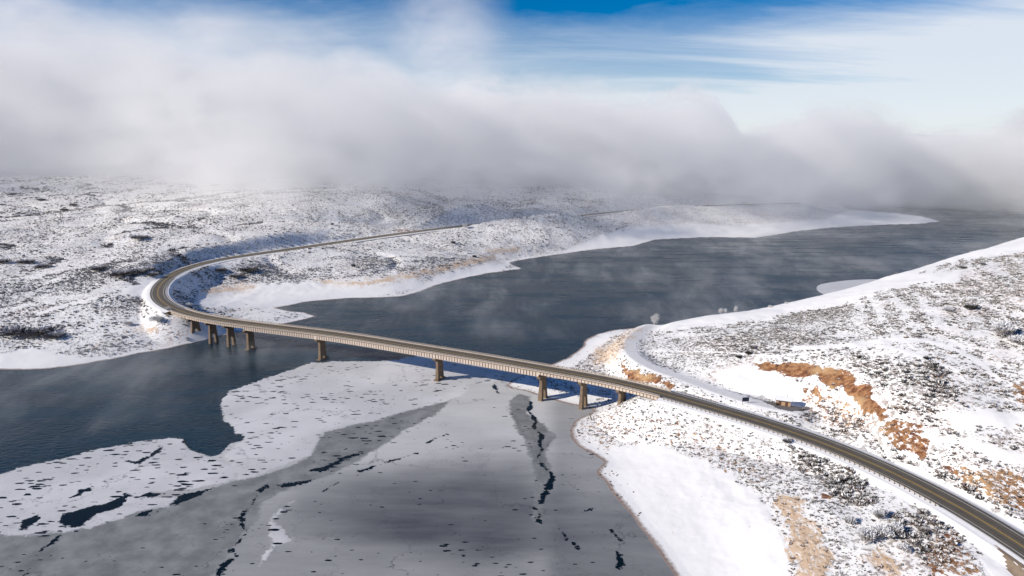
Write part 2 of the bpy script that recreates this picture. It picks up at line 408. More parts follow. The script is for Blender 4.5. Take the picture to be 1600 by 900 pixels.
# ---------------------------------------------------------------- material helper
class Mat:
    def __init__(s, name):
        s.m = bpy.data.materials.new(name); s.m.use_nodes = True
        s.n, s.l = s.m.node_tree.nodes, s.m.node_tree.links
        s.n.clear(); s.out = s.n.new('ShaderNodeOutputMaterial')
    def node(s, t, ins=None, **k):
        n = s.n.new(t)
        for a, b in k.items(): setattr(n, a, b)
        for a, b in (ins or {}).items(): s.set(n.inputs[a], b)
        return n
    def set(s, sock, b):
        if isinstance(b, bpy.types.NodeSocket): s.l.new(b, sock)
        else: sock.default_value = b
    def math(s, op, a, b=0.0, c=0.0, clamp=False):
        n = s.node('ShaderNodeMath', operation=op, use_clamp=clamp)
        for i, q in enumerate((a, b, c)): s.set(n.inputs[i], q)
        return n.outputs[0]
    def step(s, x, a, b):
        return s.node('ShaderNodeMapRange', {0: x, 1: a, 2: b, 3: 0.0, 4: 1.0}, interpolation_type='SMOOTHSTEP').outputs[0]
    def attr(s, name):
        return s.node('ShaderNodeAttribute', attribute_name=name).outputs['Fac']
    def mix(s, f, a, b):
        n = s.node('ShaderNodeMix', data_type='RGBA')
        s.set(n.inputs[0], f); s.set(n.inputs[6], a); s.set(n.inputs[7], b)
        return n.outputs[2]
    def pos(s, scale=(1, 1, 1), rot=(0, 0, 0), loc=(0, 0, 0)):
        g = s.node('ShaderNodeNewGeometry').outputs['Position']
        return s.node('ShaderNodeMapping', {0: g, 1: loc, 2: rot, 3: scale}).outputs[0]
    def noise(s, vec, scale, detail=3, rough=0.5, dist=0.0):
        n = s.node('ShaderNodeTexNoise', {'Scale': scale, 'Detail': detail, 'Roughness': rough, 'Distortion': dist})
        s.l.new(vec, n.inputs['Vector']); return n.outputs[0]
    def bsdf(s, color, rough=0.8, bump=None, bd=0.1, bs=1.0, spec=0.3, metal=0.0):
        b = s.node('ShaderNodeBsdfPrincipled')
        s.set(b.inputs['Base Color'], color); s.set(b.inputs['Roughness'], rough)
        b.inputs['Specular IOR Level'].default_value = spec; b.inputs['Metallic'].default_value = metal
        if bump is not None:
            bn = s.node('ShaderNodeBump', {'Height': bump, 'Distance': bd, 'Strength': bs})
            s.l.new(bn.outputs[0], b.inputs['Normal'])
        s.l.new(b.outputs[0], s.out.inputs[0]); return b
def col(r, g, b): return (r, g, b, 1.0)
def simple(name, c, rough=0.8, var=0.25, scale=3.0, **k):
    m = Mat(name)
    nz = m.noise(m.pos(), scale, 4, 0.6)
    c2 = tuple(max(0, q * (1 - var)) for q in c); c1 = tuple(min(1, q * (1 + var * 0.7)) for q in c)
    m.bsdf(m.mix(nz, col(*c2), col(*c1)), rough, bump=nz, bd=0.02, **k)
    return m.m

SNOW = (0.86, 0.86, 0.865)
# ---- land
m = Mat('snowy_ground')
p3 = m.pos()
a_s, a_e, a_t, a_d = m.attr('smooth'), m.attr('earth'), m.attr('tan'), m.attr('dark')
n_f = m.noise(p3, 0.55, 5, 0.62)
n_m = m.noise(p3, 0.09, 5, 0.6)
n_b = m.noise(p3, 0.018, 4, 0.6)
dist = m.node('ShaderNodeCameraData').outputs['View Distance']
# low plants and grass pushing through the snow (finer than the built shrubs)
thr = m.math('ADD', m.math('MULTIPLY', a_s, 0.30), m.math('MULTIPLY_ADD', n_m, -0.22, 0.695))
thr = m.math('SUBTRACT', thr, m.math('MULTIPLY', a_d, 0.05))
thr = m.math('SUBTRACT', thr, m.math('MULTIPLY', m.attr('farveg'), 0.05))
n_c = m.noise(m.pos(scale=(0.5, 1.0, 1), rot=(0, 0, R(-20))), 0.05, 4, 0.6)
thr = m.math('SUBTRACT', thr, m.math('MULTIPLY', m.math('SUBTRACT', n_c, 0.5), 0.14))
spot = m.step(m.math('SUBTRACT', n_f, thr), -0.035, 0.05)
vor = m.node('ShaderNodeTexVoronoi', {'Scale': 0.30, 'Randomness': 1.0}); m.l.new(p3, vor.inputs['Vector'])
big = m.step(m.math('ADD', vor.outputs['Distance'], m.math('MULTIPLY', m.math('SUBTRACT', n_f, 0.5), 0.9)), 0.36, 0.20)
big = m.math('MULTIPLY', big, m.math('SUBTRACT', 1.0, a_s))
big = m.math('MULTIPLY', big, m.step(n_b, 0.40, 0.58))
spot = m.math('MAXIMUM', m.math('MULTIPLY', spot, 0.75), m.math('MULTIPLY', big, m.attr('farveg')))
plant = m.mix(m.noise(p3, 0.3, 2), col(0.20, 0.175, 0.16), col(0.32, 0.28, 0.25))
base = m.mix(m.math('MULTIPLY', n_b, 0.35), col(*SNOW), col(0.80, 0.79, 0.80))
# thin snow lets warm soil through
n_w = m.noise(m.pos(loc=(30, 10, 0)), 0.03, 4, 0.6)
thin = m.math('MULTIPLY', m.step(n_w, 0.5, 0.68), m.math('MULTIPLY', m.step(n_f, 0.42, 0.62), m.math('SUBTRACT', 0.62, m.math('MULTIPLY', a_s, 0.57))))
base = m.mix(thin, base, col(0.54, 0.41, 0.36))
base = m.mix(m.math('MULTIPLY', spot, 0.9), base, plant)
base = m.mix(m.math('MULTIPLY', m.attr('track'), m.math('MULTIPLY_ADD', n_f, 0.9, 0.0)), base, col(0.52, 0.52, 0.54))
# bare earth
streak = m.noise(m.pos(scale=(1, 1, 0.25)), 0.5, 6, 0.65, 0.4)
ecol = m.mix(m.step(streak, 0.35, 0.65), col(0.13, 0.05, 0.028), col(0.40, 0.21, 0.10))
ecol = m.mix(m.step(m.noise(p3, 0.06, 3), 0.45, 0.6), ecol, col(0.44, 0.28, 0.15))
n_e = m.noise(m.pos(scale=(1, 0.45, 1), rot=(0, 0, R(28))), 0.9, 5, 0.7)
es = m.step(m.math('ADD', a_e, m.math('MULTIPLY', m.math('SUBTRACT', m.math('MULTIPLY_ADD', n_e, 0.6, m.math('MULTIPLY', n_f, 0.4)), 0.5), 3.2)), 0.46, 0.62)
base = m.mix(es, base, ecol)
tcol = m.mix(m.noise(p3, 1.3, 3), col(0.48, 0.29, 0.15), col(0.70, 0.51, 0.32))
ts = m.step(m.math('ADD', a_t, m.math('MULTIPLY', m.math('SUBTRACT', n_e, 0.5), 3.0)), 0.4, 0.95)
base = m.mix(m.math('MULTIPLY', ts, 0.85), base, tcol)
# wet, bare mud at the waterline
zz = m.node('ShaderNodeSeparateXYZ', {0: m.node('ShaderNodeNewGeometry').outputs['Position']}).outputs[2]
wet = m.step(m.math('ADD', zz, m.math('MULTIPLY', n_f, 0.14)), 0.27, 0.14)
base = m.mix(m.math('MULTIPLY', wet, 0.9), base, m.mix(n_f, col(0.10, 0.06, 0.045), col(0.30, 0.21, 0.17)))
h = m.math('ADD', m.math('MULTIPLY', n_f, 0.6), m.math('MULTIPLY', spot, 0.5))
h = m.math('MULTIPLY', h, m.math('SUBTRACT', 1.0, m.math('MULTIPLY', a_s, 0.75)))
m.bsdf(base, 0.75, bump=h, bd=0.5, bs=0.7, spec=0.2)
M_LAND = m.m

# ---- water
m = Mat('lake_water')
pw = m.pos(scale=(1, 1, 1))
wv = m.noise(m.pos(scale=(0.5, 1.0, 1), rot=(0, 0, R(25))), 0.55, 4, 0.6)
wv2 = m.noise(m.pos(scale=(0.3, 1.0, 1), rot=(0, 0, R(-12))), 0.05, 4, 0.6)
pat = m.step(wv2, 0.42, 0.62)
wc = m.mix(pat, col(0.001, 0.019, 0.036), col(0.003, 0.029, 0.052))
m.bsdf(wc, m.mix(pat, col(0.20, 0.20, 0.20), col(0.32, 0.32, 0.32)), bump=wv, bd=0.5, bs=0.8, spec=0.12)
M_WATER = m.m

# ---- ice
m = Mat('lake_ice')
p3 = m.pos()
sc_, so_, sb_, sw_ = m.attr('crust'), m.attr('open'), m.attr('edge'), m.attr('wedge')
nf = m.math('SUBTRACT', m.noise(p3, 0.5, 8, 0.72), 0.5)
nm = m.math('SUBTRACT', m.noise(p3, 0.12, 5, 0.6), 0.5)
nb = m.math('SUBTRACT', m.noise(p3, 0.022, 4, 0.55), 0.5)
jag = m.math('ADD', m.math('MULTIPLY', nf, 6.0), m.math('MULTIPLY', nm, 7.0))
crust = m.step(m.math('ADD', sc_, jag), -0.5, 0.6)
mott = m.step(m.noise(m.pos(loc=(9, 4, 0), scale=(0.6, 1.2, 1), rot=(0, 0, R(22))), 0.075, 7, 0.7), 0.53, 0.66)
crust = m.math('MULTIPLY', crust, m.math('MULTIPLY_ADD', mott, -0.42, 1.0))
opn = m.step(m.math('ADD', so_, jag), -0.10, 0.15)
alpha = m.step(m.math('ADD', sb_, jag), -0.05, 0.05)
wedge = m.step(m.math('ADD', sw_, jag), -0.8, 0.8)
# dashes: small melt holes drawn out by the wind
pd = m.pos(scale=(0.5, 1.6, 1), rot=(0, 0, R(22)))
vd = m.node('ShaderNodeTexVoronoi', {'Scale': 0.44, 'Randomness': 1.0}); m.l.new(pd, vd.inputs['Vector'])
csep = m.node('ShaderNodeSeparateColor', {0: vd.outputs['Color']})
size = m.math('MULTIPLY', m.math('POWER', csep.outputs[0], 2.6), 0.40)
patchy = m.step(m.noise(p3, 0.035, 3, 0.6), 0.40, 0.62)
size = m.math('MULTIPLY', size, m.math('MULTIPLY_ADD', patchy, 0.9, m.attr('dash')))
vdd = m.math('ADD', vd.outputs['Distance'], m.math('MULTIPLY', nf, 0.95))
dash = m.step(m.math('SUBTRACT', size, vdd), 0.0, 0.05)
# fine cracks
vc = m.node('ShaderNodeTexVoronoi', {'Scale': 0.018}, feature='DISTANCE_TO_EDGE')
wp = m.node('ShaderNodeVectorMath', {0: p3, 1: m.node('ShaderNodeTexNoise', {'Scale': 0.05, 'Detail': 5}).outputs['Color']}, operation='ADD')
dd = m.node('ShaderNodeTexNoise', {'Scale': 0.06, 'Detail': 6, 'Roughness': 0.7}); m.l.new(p3, dd.inputs['Vector'])
ds = m.node('ShaderNodeVectorMath', {0: dd.outputs['Color']}, operation='SCALE'); ds.inputs['Scale'].default_value = 26
wp = m.node('ShaderNodeVectorMath', {0: p3}, operation='ADD'); m.l.new(ds.outputs[0], wp.inputs[1])
m.l.new(wp.outputs[0], vc.inputs['Vector'])
crack = m.math('MULTIPLY', m.step(vc.outputs[0], 0.006, 0.001), m.step(nb, -0.02, 0.06))
vc2 = m.node('ShaderNodeTexVoronoi', {'Scale': 0.05}, feature='DISTANCE_TO_EDGE'); m.l.new(wp.outputs[0], vc2.inputs['Vector'])
crack2 = m.math('MULTIPLY', m.step(vc2.outputs[0], 0.012, 0.002), m.math('MULTIPLY', m.step(nb, 0.05, -0.05), 0.45))
crack = m.math('MAXIMUM', crack, crack2)
tone = m.attr('tone')  # whiteness of the sheet, with the painted sky reflection in it
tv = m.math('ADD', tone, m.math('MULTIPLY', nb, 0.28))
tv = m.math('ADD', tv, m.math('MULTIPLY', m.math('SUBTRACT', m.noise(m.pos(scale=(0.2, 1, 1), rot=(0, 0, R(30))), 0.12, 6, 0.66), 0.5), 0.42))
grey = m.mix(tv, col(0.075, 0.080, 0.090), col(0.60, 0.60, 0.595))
wg = m.mix(m.step(nm, -0.2, 0.25), col(0.17, 0.175, 0.175), col(0.30, 0.305, 0.305))
grey = m.mix(wedge, grey, wg)
wh = m.mix(m.step(nb, -0.1, 0.15), col(0.58, 0.58, 0.59), col(0.70, 0.70, 0.71))
base = m.mix(crust, grey, wh)
dark_ = m.mix(0.0, col(0.004, 0.010, 0.015), col(0, 0, 0))
hole = m.math('MAXIMUM', dash, m.math('MAXIMUM', opn, m.math('MULTIPLY', crack, 0.6)), clamp=True)
base = m.mix(hole, base, dark_)
rough = m.math('MULTIPLY_ADD', hole, -0.25, 0.5)
b = m.node('ShaderNodeBsdfPrincipled', {'Base Color': base, 'Roughness': rough, 'Specular IOR Level': m.math('MULTIPLY_ADD', hole, -0.32, 0.42)})
hh = m.math('SUBTRACT', m.math('MULTIPLY', crust, 0.6), hole)
bn = m.node('ShaderNodeBump', {'Height': m.math('ADD', hh, m.math('MULTIPLY', nf, 0.3)), 'Distance': 0.08, 'Strength': 0.6})
m.l.new(bn.outputs[0], b.inputs['Normal'])
tr = m.node('ShaderNodeBsdfTransparent')
mx = m.node('ShaderNodeMixShader', {0: alpha, 1: tr.outputs[0], 2: b.outputs[0]})
m.l.new(mx.outputs[0], m.out.inputs[0])
M_ICE = m.m

# ---- road surfaces
m = Mat('asphalt')
u = m.attr('across')                       # metres from the centreline
au = m.math('ABSOLUTE', u)
p3 = m.pos()
tracks = m.math('SINE', m.math('MULTIPLY', m.math('SUBTRACT', au, 0.45), 3.4))
nz = m.noise(m.pos(scale=(1, 1, 1)), 0.35, 4, 0.6)
fac = m.math('MULTIPLY_ADD', tracks, 0.22, nz, clamp=True)
m.bsdf(m.mix(fac, col(0.080, 0.070, 0.057), col(0.148, 0.130, 0.106)), 0.7, bump=m.noise(p3, 9, 3), bd=0.01, spec=0.25)
M_ASPH = m.m
M_WLINE = simple('white_road_paint', (0.62, 0.61, 0.58), 0.6, 0.3, 1.2)
M_YLINE = simple('yellow_road_paint', (0.62, 0.40, 0.08), 0.6, 0.3, 1.2)
M_SNOWPLAIN = simple('shoulder_snow', (0.78, 0.78, 0.80), 0.7, 0.12, 0.8)
M_CONC = simple('weathered_concrete', (0.20, 0.145, 0.10), 0.85, 0.55, 0.5)
M_GIRD = simple('pale_girder_paint', (0.60, 0.51, 0.44), 0.6, 0.28, 0.6)
M_STIFF = simple('brown_stiffener', (0.30, 0.20, 0.14), 0.7, 0.35, 0.9)
M_CURB = simple('snow_dusted_curb', (0.54, 0.46, 0.39), 0.75, 0.35, 0.7)
M_RAIL = simple('galvanised_rail', (0.42, 0.37, 0.33), 0.5, 0.25, 0.8, metal=0.2)
M_POST = simple('rail_post_steel', (0.14, 0.11, 0.09), 0.7, 0.3, 1.0)
M_WOOD = simple('dark_wood', (0.10, 0.07, 0.05), 0.85, 0.4, 2.0)
M_TANWALL = simple('tan_block_wall', (0.50, 0.33, 0.20), 0.85, 0.25, 1.6)
M_BROWN = simple('brown_trim', (0.14, 0.065, 0.04), 0.7, 0.3, 2.0)
M_ROOFSNOW = simple('roof_snow', (0.80, 0.82, 0.86), 0.7, 0.08, 1.0)
M_SIGN = simple('navy_sign_panel', (0.015, 0.022, 0.05), 0.4, 0.2, 1.0)
M_FROST = simple('hoar_frost', (0.80, 0.80, 0.81), 0.8, 0.15, 1.5)
M_TWIG2 = simple('thin_frost_twigs', (0.66, 0.65, 0.65), 0.85, 0.35, 1.0)
M_TWIG = simple('frosted_twigs', (0.50, 0.47, 0.45), 0.85, 0.35, 0.7)
M_BARK = simple('bark', (0.13, 0.10, 0.08), 0.9, 0.4, 2.0)
def bushmat(name, dk, lt, snow, amt):
    m = Mat(name)
    sn = m.attr('snowy')
    rnd = m.node('ShaderNodeObjectInfo').outputs['Random']
    nz = m.noise(m.pos(), 1.7, 2)
    body = m.mix(m.math('MULTIPLY_ADD', nz, 0.8, m.math('MULTIPLY', rnd, 0.4), clamp=True), col(*dk), col(*lt))
    f = m.step(m.math('ADD', sn, m.math('MULTIPLY', nz, 0.3)), amt, amt + 0.12)
    m.bsdf(m.mix(f, body, col(*snow)), 0.9, spec=0.1)
    return m.m
M_SAGE = bushmat('sagebrush_leaf', (0.068, 0.060, 0.056), (0.18, 0.155, 0.14), (0.80, 0.80, 0.81), 0.80)
M_SAGE2 = bushmat('brown_scrub_leaf', (0.13, 0.075, 0.05), (0.27, 0.19, 0.14), (0.74, 0.73, 0.74), 0.74)
M_DARKB = bushmat('dark_shrub_leaf', (0.030, 0.032, 0.030), (0.085, 0.08, 0.072), (0.6, 0.6, 0.64), 1.02)
M_WILLOW = bushmat('frosted_willow_twig', (0.20, 0.18, 0.17), (0.42, 0.39, 0.37), (0.76, 0.76, 0.78), 0.62)
M_OAK = bushmat('grey_thicket_twig', (0.085, 0.078, 0.078), (0.20, 0.18, 0.175), (0.62, 0.62, 0.66), 0.92)
print('setup', round(time.time() - T0, 1))

# ---------------------------------------------------------------- object helpers
def link(name, me, mat=None, parent=None, **props):
    o = bpy.data.objects.new(name, me); C.objects.link(o)
    if mat is not None:
        for q in (mat if isinstance(mat, (list, tuple)) else [mat]): me.materials.append(q)
    if parent is not None: o.parent = parent
    for k, q in props.items(): o[k] = q
    return o
def empty(name, loc=(0, 0, 0), rz=0, **props):
    o = bpy.data.objects.new(name, None); C.objects.link(o)
    o.location = loc; o.rotation_euler = (0, 0, rz); o.empty_display_size = 0.5
    for k, q in props.items(): o[k] = q
    return o
def fast_mesh(name, verts, faces, smooth=True):
    verts = np.asarray(verts, np.float32); faces = np.asarray(faces, np.int32)
    me = bpy.data.meshes.new(name)
    n, k = faces.shape
    me.vertices.add(len(verts)); me.vertices.foreach_set('co', verts.ravel())
    me.loops.add(n * k); me.loops.foreach_set('vertex_index', faces.ravel())
    me.polygons.add(n); me.polygons.foreach_set('loop_start', np.arange(0, n * k, k, dtype=np.int32))
    if smooth: me.polygons.foreach_set('use_smooth', np.ones(n, bool))
    me.update(calc_edges=True)
    return me
def fattr(me, name, vals):
    a = me.attributes.new(name, 'FLOAT', 'POINT'); a.data.foreach_set('value', np.asarray(vals, np.float32))
def box(bm, x0, x1, y0, y1, z0, z1, mi=0):
    vs = [bm.verts.new(q) for q in ((x0, y0, z0), (x1, y0, z0), (x1, y1, z0), (x0, y1, z0), (x0, y0, z1), (x1, y0, z1), (x1, y1, z1), (x0, y1, z1))]
    for f in ((3, 2, 1, 0), (4, 5, 6, 7), (0, 1, 5, 4), (1, 2, 6, 5), (2, 3, 7, 6), (3, 0, 4, 7)):
        q = bm.faces.new([vs[i] for i in f]); q.material_index = mi
def prism(bm, bot, top):
    """bot, top: equal-length rings of 3-D points"""
    b_ = [bm.verts.new(q) for q in bot]; t_ = [bm.verts.new(q) for q in top]
    n = len(b_)
    bm.faces.new(b_[::-1]); bm.faces.new(t_)
    for i in range(n): bm.faces.new((b_[i], b_[(i + 1) % n], t_[(i + 1) % n], t_[i]))
def tube(bm, pts, rad, seg=6):
    rings = []
    for i, p in enumerate(pts):
        p = Vector(p); a = Vector(pts[max(i - 1, 0)]); b_ = Vector(pts[min(i + 1, len(pts) - 1)])
        d = (b_ - a).normalized(); q = d.to_track_quat('Z', 'Y')
        r = rad[i] if hasattr(rad, '__len__') else rad
        rings.append([bm.verts.new(p + q @ Vector((r * math.cos(2 * math.pi * j / seg), r * math.sin(2 * math.pi * j / seg), 0))) for j in range(seg)])
    for a, b_ in zip(rings, rings[1:]):
        for j in range(seg): bm.faces.new((a[j], a[(j + 1) % seg], b_[(j + 1) % seg], b_[j]))
    bm.faces.new(rings[0][::-1]); bm.faces.new(rings[-1])
def bmobj(name, bm, mat, parent=None, **props):
    me = bpy.data.meshes.new(name)
    bmesh.ops.recalc_face_normals(bm, faces=bm.faces)
    bm.to_mesh(me); bm.free()
    return link(name, me, mat, parent, **props)
def gz(x, y):
    return float(terrain(np.array([float(x)]), np.array([float(y)]))[0])
def ground_hit(px, py):
    """where the ray through a pixel meets the land"""
    zs = np.linspace(0.0, 90, 361)
    pts = np.array([W(px, py, z) for z in zs])
    t = terrain(pts[:, 0], pts[:, 1])
    d = t - zs
    k = np.where(d > 0)[0]
    if not len(k) or k[-1] < 2: return ground_hit(px, py + 1.0)
    i = k[-1]
    return pts[i][0], pts[i][1], float(t[i])

# ---------------------------------------------------------------- land
NT = 900
ths = np.linspace(R(-58), R(58), NT)
deps = np.concatenate([np.arange(46, 30, -0.085), np.arange(30, 3.2, -0.062)])
r1 = CAM_Z / np.tan(np.radians(deps))
r2 = np.geomspace(r1[-1], 13000, 90)[1:]
rr = np.concatenate([r1, r2])
TH, RR = np.meshgrid(ths, rr)
# keep only what can be seen plus a margin, world positions
X, Y = (RR * np.sin(TH)).ravel(), (RR * np.cos(TH)).ravel()
Z, S, DR, DS = terrain(X, Y, True)
print('heights', round(time.time() - T0, 1), X.size)
sm_, ea_, ta_, da_ = masks(X, Y, Z, S, DR, DS)
nr, nc = TH.shape
idx = np.arange(nr * nc).reshape(nr, nc)
q = np.stack([idx[:-1, :-1], idx[:-1, 1:], idx[1:, 1:], idx[1:, :-1]], -1).reshape(-1, 4)[:, ::-1]
keep = (S[q] > -6).any(1)
q = q[keep]
used = np.unique(q)
remap = np.full(nr * nc, -1); remap[used] = np.arange(len(used))
me = fast_mesh('snowy_land', np.stack([X, Y, Z], 1)[used], remap[q])
for nm_, a_ in (('smooth', sm_), ('earth', ea_), ('tan', ta_), ('dark', da_)):
    fattr(me, nm_, a_[used])
fattr(me, 'farveg', sstep(450, 900, np.hypot(X, Y))[used])
fattr(me, 'track', sstep(3.4, 2.2, DS)[used])
link('snowy_land', me, M_LAND, kind='structure')
print('land', round(time.time() - T0, 1), len(q))

# ---------------------------------------------------------------- water
bm = bmesh.new()
vs = [bm.verts.new(p) for p in ((-14000, -2500, 0), (14000, -2500, 0), (14000, 14000, 0), (-14000, 14000, 0))]
bm.faces.new(vs)
bmobj('lake_water', bm, M_WATER, kind='structure')

# ---------------------------------------------------------------- ice sheet
ICE_EDGE = [(-300, 800), (-120, 765), (0, 741), (30, 731), (50, 727), (100, 717), (150, 703), (200, 692), (250, 686), (285, 684), (292, 697), (300, 703), (330, 713), (345, 708), (360, 693), (375, 690),
            (382, 686), (366, 672), (350, 656), (344, 636), (352, 620), (362, 610), (385, 602), (420, 590), (450, 580), (487, 567), (525, 565), (560, 565), (600, 564), (640, 559), (652, 556), (700, 559),
            (760, 568), (830, 580), (880, 600), (960, 660), (1000, 800), (1080, 900), (1200, 1300), (-600, 1300)]
CRUST1 = [(340, 636), (352, 616), (385, 600), (450, 578), (487, 565), (600, 560), (660, 550), (800, 570), (770, 600), (735, 600), (722, 618), (700, 627), (697, 627), (635, 642), (585, 657), (555, 662), (520, 668), (503, 674), (496, 690), (485, 712), (455, 720), (430, 733), (400, 745), (372, 750), (368, 735), (350, 712), (372, 695), (385, 688), (366, 672)]
CRUST2 = [(-100, 770), (0, 739), (50, 725), (100, 715), (150, 701), (200, 690), (255, 684), (285, 682), (290, 700), (330, 716), (348, 722), (372, 735), (368, 748), (340, 757), (300, 764), (240, 768), (230, 776), (278, 778), (262, 792), (215, 800), (175, 815), (140, 826), (100, 831), (40, 838), (0, 833), (-120, 860)]
LEAD = [(810, 614), (828, 620), (830, 630), (824, 645), (847, 660), (870, 682), (862, 695), (852, 706), (866, 742), (860, 760), (850, 790), (848, 824), (838, 820), (832, 790), (838, 770), (834, 735), (822, 690), (806, 668), (797, 645), (797, 627)]
WEDGE = [(700, 627), (694, 636), (677, 650), (635, 670), (610, 687), (585, 704), (560, 720), (520, 740), (480, 754), (440, 768), (410, 785), (400, 812), (380, 838), (345, 880), (330, 905), (300, 1000), (-400, 1000), (-400, 850), (0, 836), (40, 838), (100, 831), (215, 800), (300, 775), (372, 750), (400, 745), (450, 730), (485, 712), (496, 690), (506, 676), (560, 662), (635, 642)]
HOLES = [[(90, 812), (98, 802), (130, 795), (170, 786), (182, 780), (196, 770), (202, 774), (190, 790), (165, 800), (140, 812), (120, 824), (98, 824)],
         [(28, 828), (34, 814), (60, 806), (66, 810), (52, 820), (46, 830)],
         [(108, 779), (122, 766), (146, 760), (140, 768), (122, 776)],
         [(264, 790), (280, 776), (310, 768), (335, 762), (310, 776), (285, 786)],
         [(212, 808), (222, 798), (240, 796), (232, 806)], [(223, 776), (232, 770), (250, 772), (240, 778)],
         [(192, 721), (215, 720), (235, 710), (250, 700), (252, 702), (235, 716), (218, 727)],
         [(484, 736), (500, 731), (520, 722), (532, 714), (560, 708), (580, 704), (560, 712), (536, 720), (520, 732), (500, 736)],
         [(430, 758), (460, 754), (485, 748), (492, 750), (470, 758), (440, 762)], [(400, 768), (418, 756), (424, 760), (408, 772)],
         [(330, 900), (350, 880), (368, 862), (380, 855), (362, 878), (345, 900)],
         [(768, 604), (774, 598), (776, 606), (780, 616), (774, 612)],
         [(300, 705), (285, 690), (300, 670), (345, 660), (362, 680), (352, 700), (330, 712)]]
CRACKS = [([(830, 628), (826, 642), (838, 658), (834, 668), (846, 680), (842, 690), (846, 702), (840, 716), (848, 728), (858, 736), (864, 745), (858, 756), (856, 766), (848, 778), (846, 786)], 3.2),
          ([(834, 792), (842, 798), (845, 806), (840, 812), (848, 818)], 1.8), ([(870, 822), (878, 832), (888, 843)], 1.6), ([(898, 850), (902, 858)], 1.6),
          ([(400, 775), (392, 790), (376, 808), (380, 825), (386, 832), (370, 850), (360, 862)], 1.1),
          ([(560, 738), (580, 730), (600, 724), (625, 716), (650, 708)], 1.6), ([(668, 692), (680, 685), (700, 679)], 1.0),
          ([(92, 838), (60, 865), (54, 880), (40, 898)], 1.1), ([(505, 768), (520, 758), (545, 746), (560, 742)], 1.4),
          ([(750, 745), (765, 741)], 0.9), ([(912, 800), (922, 796)], 0.8), ([(956, 828), (962, 836), (972, 845)], 1.0), ([(964, 862), (970, 875), (966, 890)], 1.3)]
ith = np.linspace(R(-50), R(24), 620)
idep = np.concatenate([np.arange(52, 30, -0.11), np.arange(30, 16, -0.052)])
ir = CAM_Z / np.tan(np.radians(idep))
TH, RR = np.meshgrid(ith, ir)
X, Y = (RR * np.sin(TH)).ravel(), (RR * np.cos(TH)).ravel()
ppx, ppy = P(X, Y, np.zeros_like(X))
mpp = np.hypot(X, Y) / F * 1.05                                # metres per photo pixel across the view
ed = sdf(X, Y, [tuple(W(a, b)[:2]) for a, b in ICE_EDGE])
WP = lambda poly: [tuple(W(a, b)[:2]) for a, b in poly]
cr = np.maximum(sdf(X, Y, WP(CRUST1)), sdf(X, Y, WP(CRUST2)))
crb = [(1430 - 1020 + 0, 800)]
cr = np.maximum(cr, sdf(X, Y, WP([(405, 822), (428, 792), (470, 770), (478, 776), (450, 800), (440, 812), (468, 845), (440, 860), (420, 880), (400, 898), (385, 900), (410, 850)])) - 2.6)
wd_ = np.maximum(sdf(X, Y, WP(WEDGE)), sdf(X, Y, WP(LEAD)))
op = np.full(X.shape, -30.0)
for hpoly in HOLES: op = np.maximum(op, sdf(X, Y, WP(hpoly)) - 0.1)
for ln, wd in CRACKS:
    d, _, _ = linedist(X, Y, np.array(WP(ln)))
    op = np.maximum(op, wd * 0.24 + 0.10 - d)
# how white the sheet is: greyer ice at right, dark reflected sky painted in
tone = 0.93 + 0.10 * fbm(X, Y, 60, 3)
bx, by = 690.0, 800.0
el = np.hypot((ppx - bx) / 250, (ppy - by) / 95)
t_ = 1.0 - 0.84 * sstep(1.25, 0.25, el + 0.5 * fbm(X, Y, 70, 3, off=4))  # soft dark oval paints the reflected sky into the ice colour
tone = tone * t_ * (1 - 0.50 * sstep(690, 830, ppy + 30 * fbm(X, Y, 50, 3, off=8)))  # same painted darkening, growing towards the near side
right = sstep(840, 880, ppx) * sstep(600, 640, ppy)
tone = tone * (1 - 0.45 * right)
topgrey = sstep(1.0, 0.4, np.hypot((ppx - 790) / 110, (ppy - 610) / 34))
dashv = 0.04 + 0.55 * sstep(-4, 2, cr) + 0.35 * sstep(470, 420, ppx) * sstep(-4, 2, cr) + 0.9 * sstep(0, 4, wd_) * sstep(450, 520, ppx) * sstep(700, 640, ppx)
nr, nc = TH.shape
idx = np.arange(nr * nc).reshape(nr, nc)
q = np.stack([idx[:-1, :-1], idx[:-1, 1:], idx[1:, 1:], idx[1:, :-1]], -1).reshape(-1, 4)[:, ::-1]
q = q[(ed[q] > -5).any(1)]
used = np.unique(q); remap = np.full(nr * nc, -1); remap[used] = np.arange(len(used))
zi = 0.03 + 0.07 * sstep(-0.5, 0.8, cr)
me = fast_mesh('lake_ice', np.stack([X, Y, zi], 1)[used], remap[q])
clipd = lambda a: np.clip(a, -12, 12)
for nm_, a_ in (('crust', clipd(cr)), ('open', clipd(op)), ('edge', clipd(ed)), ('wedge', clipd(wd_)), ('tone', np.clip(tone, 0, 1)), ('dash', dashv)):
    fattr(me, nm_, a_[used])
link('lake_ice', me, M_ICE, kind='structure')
print('ice', round(time.time() - T0, 1), len(q))

bm = bmesh.new()
shelf = resample([W(a, b_)[:2] for a, b_ in ((1292, 462), (1280, 456), (1276, 450), (1284, 444), (1318, 438.8), (1345, 437), (1370, 436.6), (1420, 437.5))], 3.0)
bot = [bm.verts.new((p[0], p[1], 0.0)) for p in shelf]; tp = [bm.verts.new((p[0], p[1], 0.12)) for p in shelf]
tail = [tuple(W(1420, 455)[:2]), tuple(W(1310, 470)[:2])]
bot += [bm.verts.new((*p, 0.0)) for p in tail]; tp += [bm.verts.new((*p, 0.12)) for p in tail]
bm.faces.new(tp)
for i in range(len(tp)): bm.faces.new((bot[i], bot[(i + 1) % len(tp)], tp[(i + 1) % len(tp)], tp[i]))
bmobj('shore_ice', bm, simple('snowy_shelf_ice', (0.58, 0.59, 0.62), 0.7, 0.2, 0.08), kind='structure')
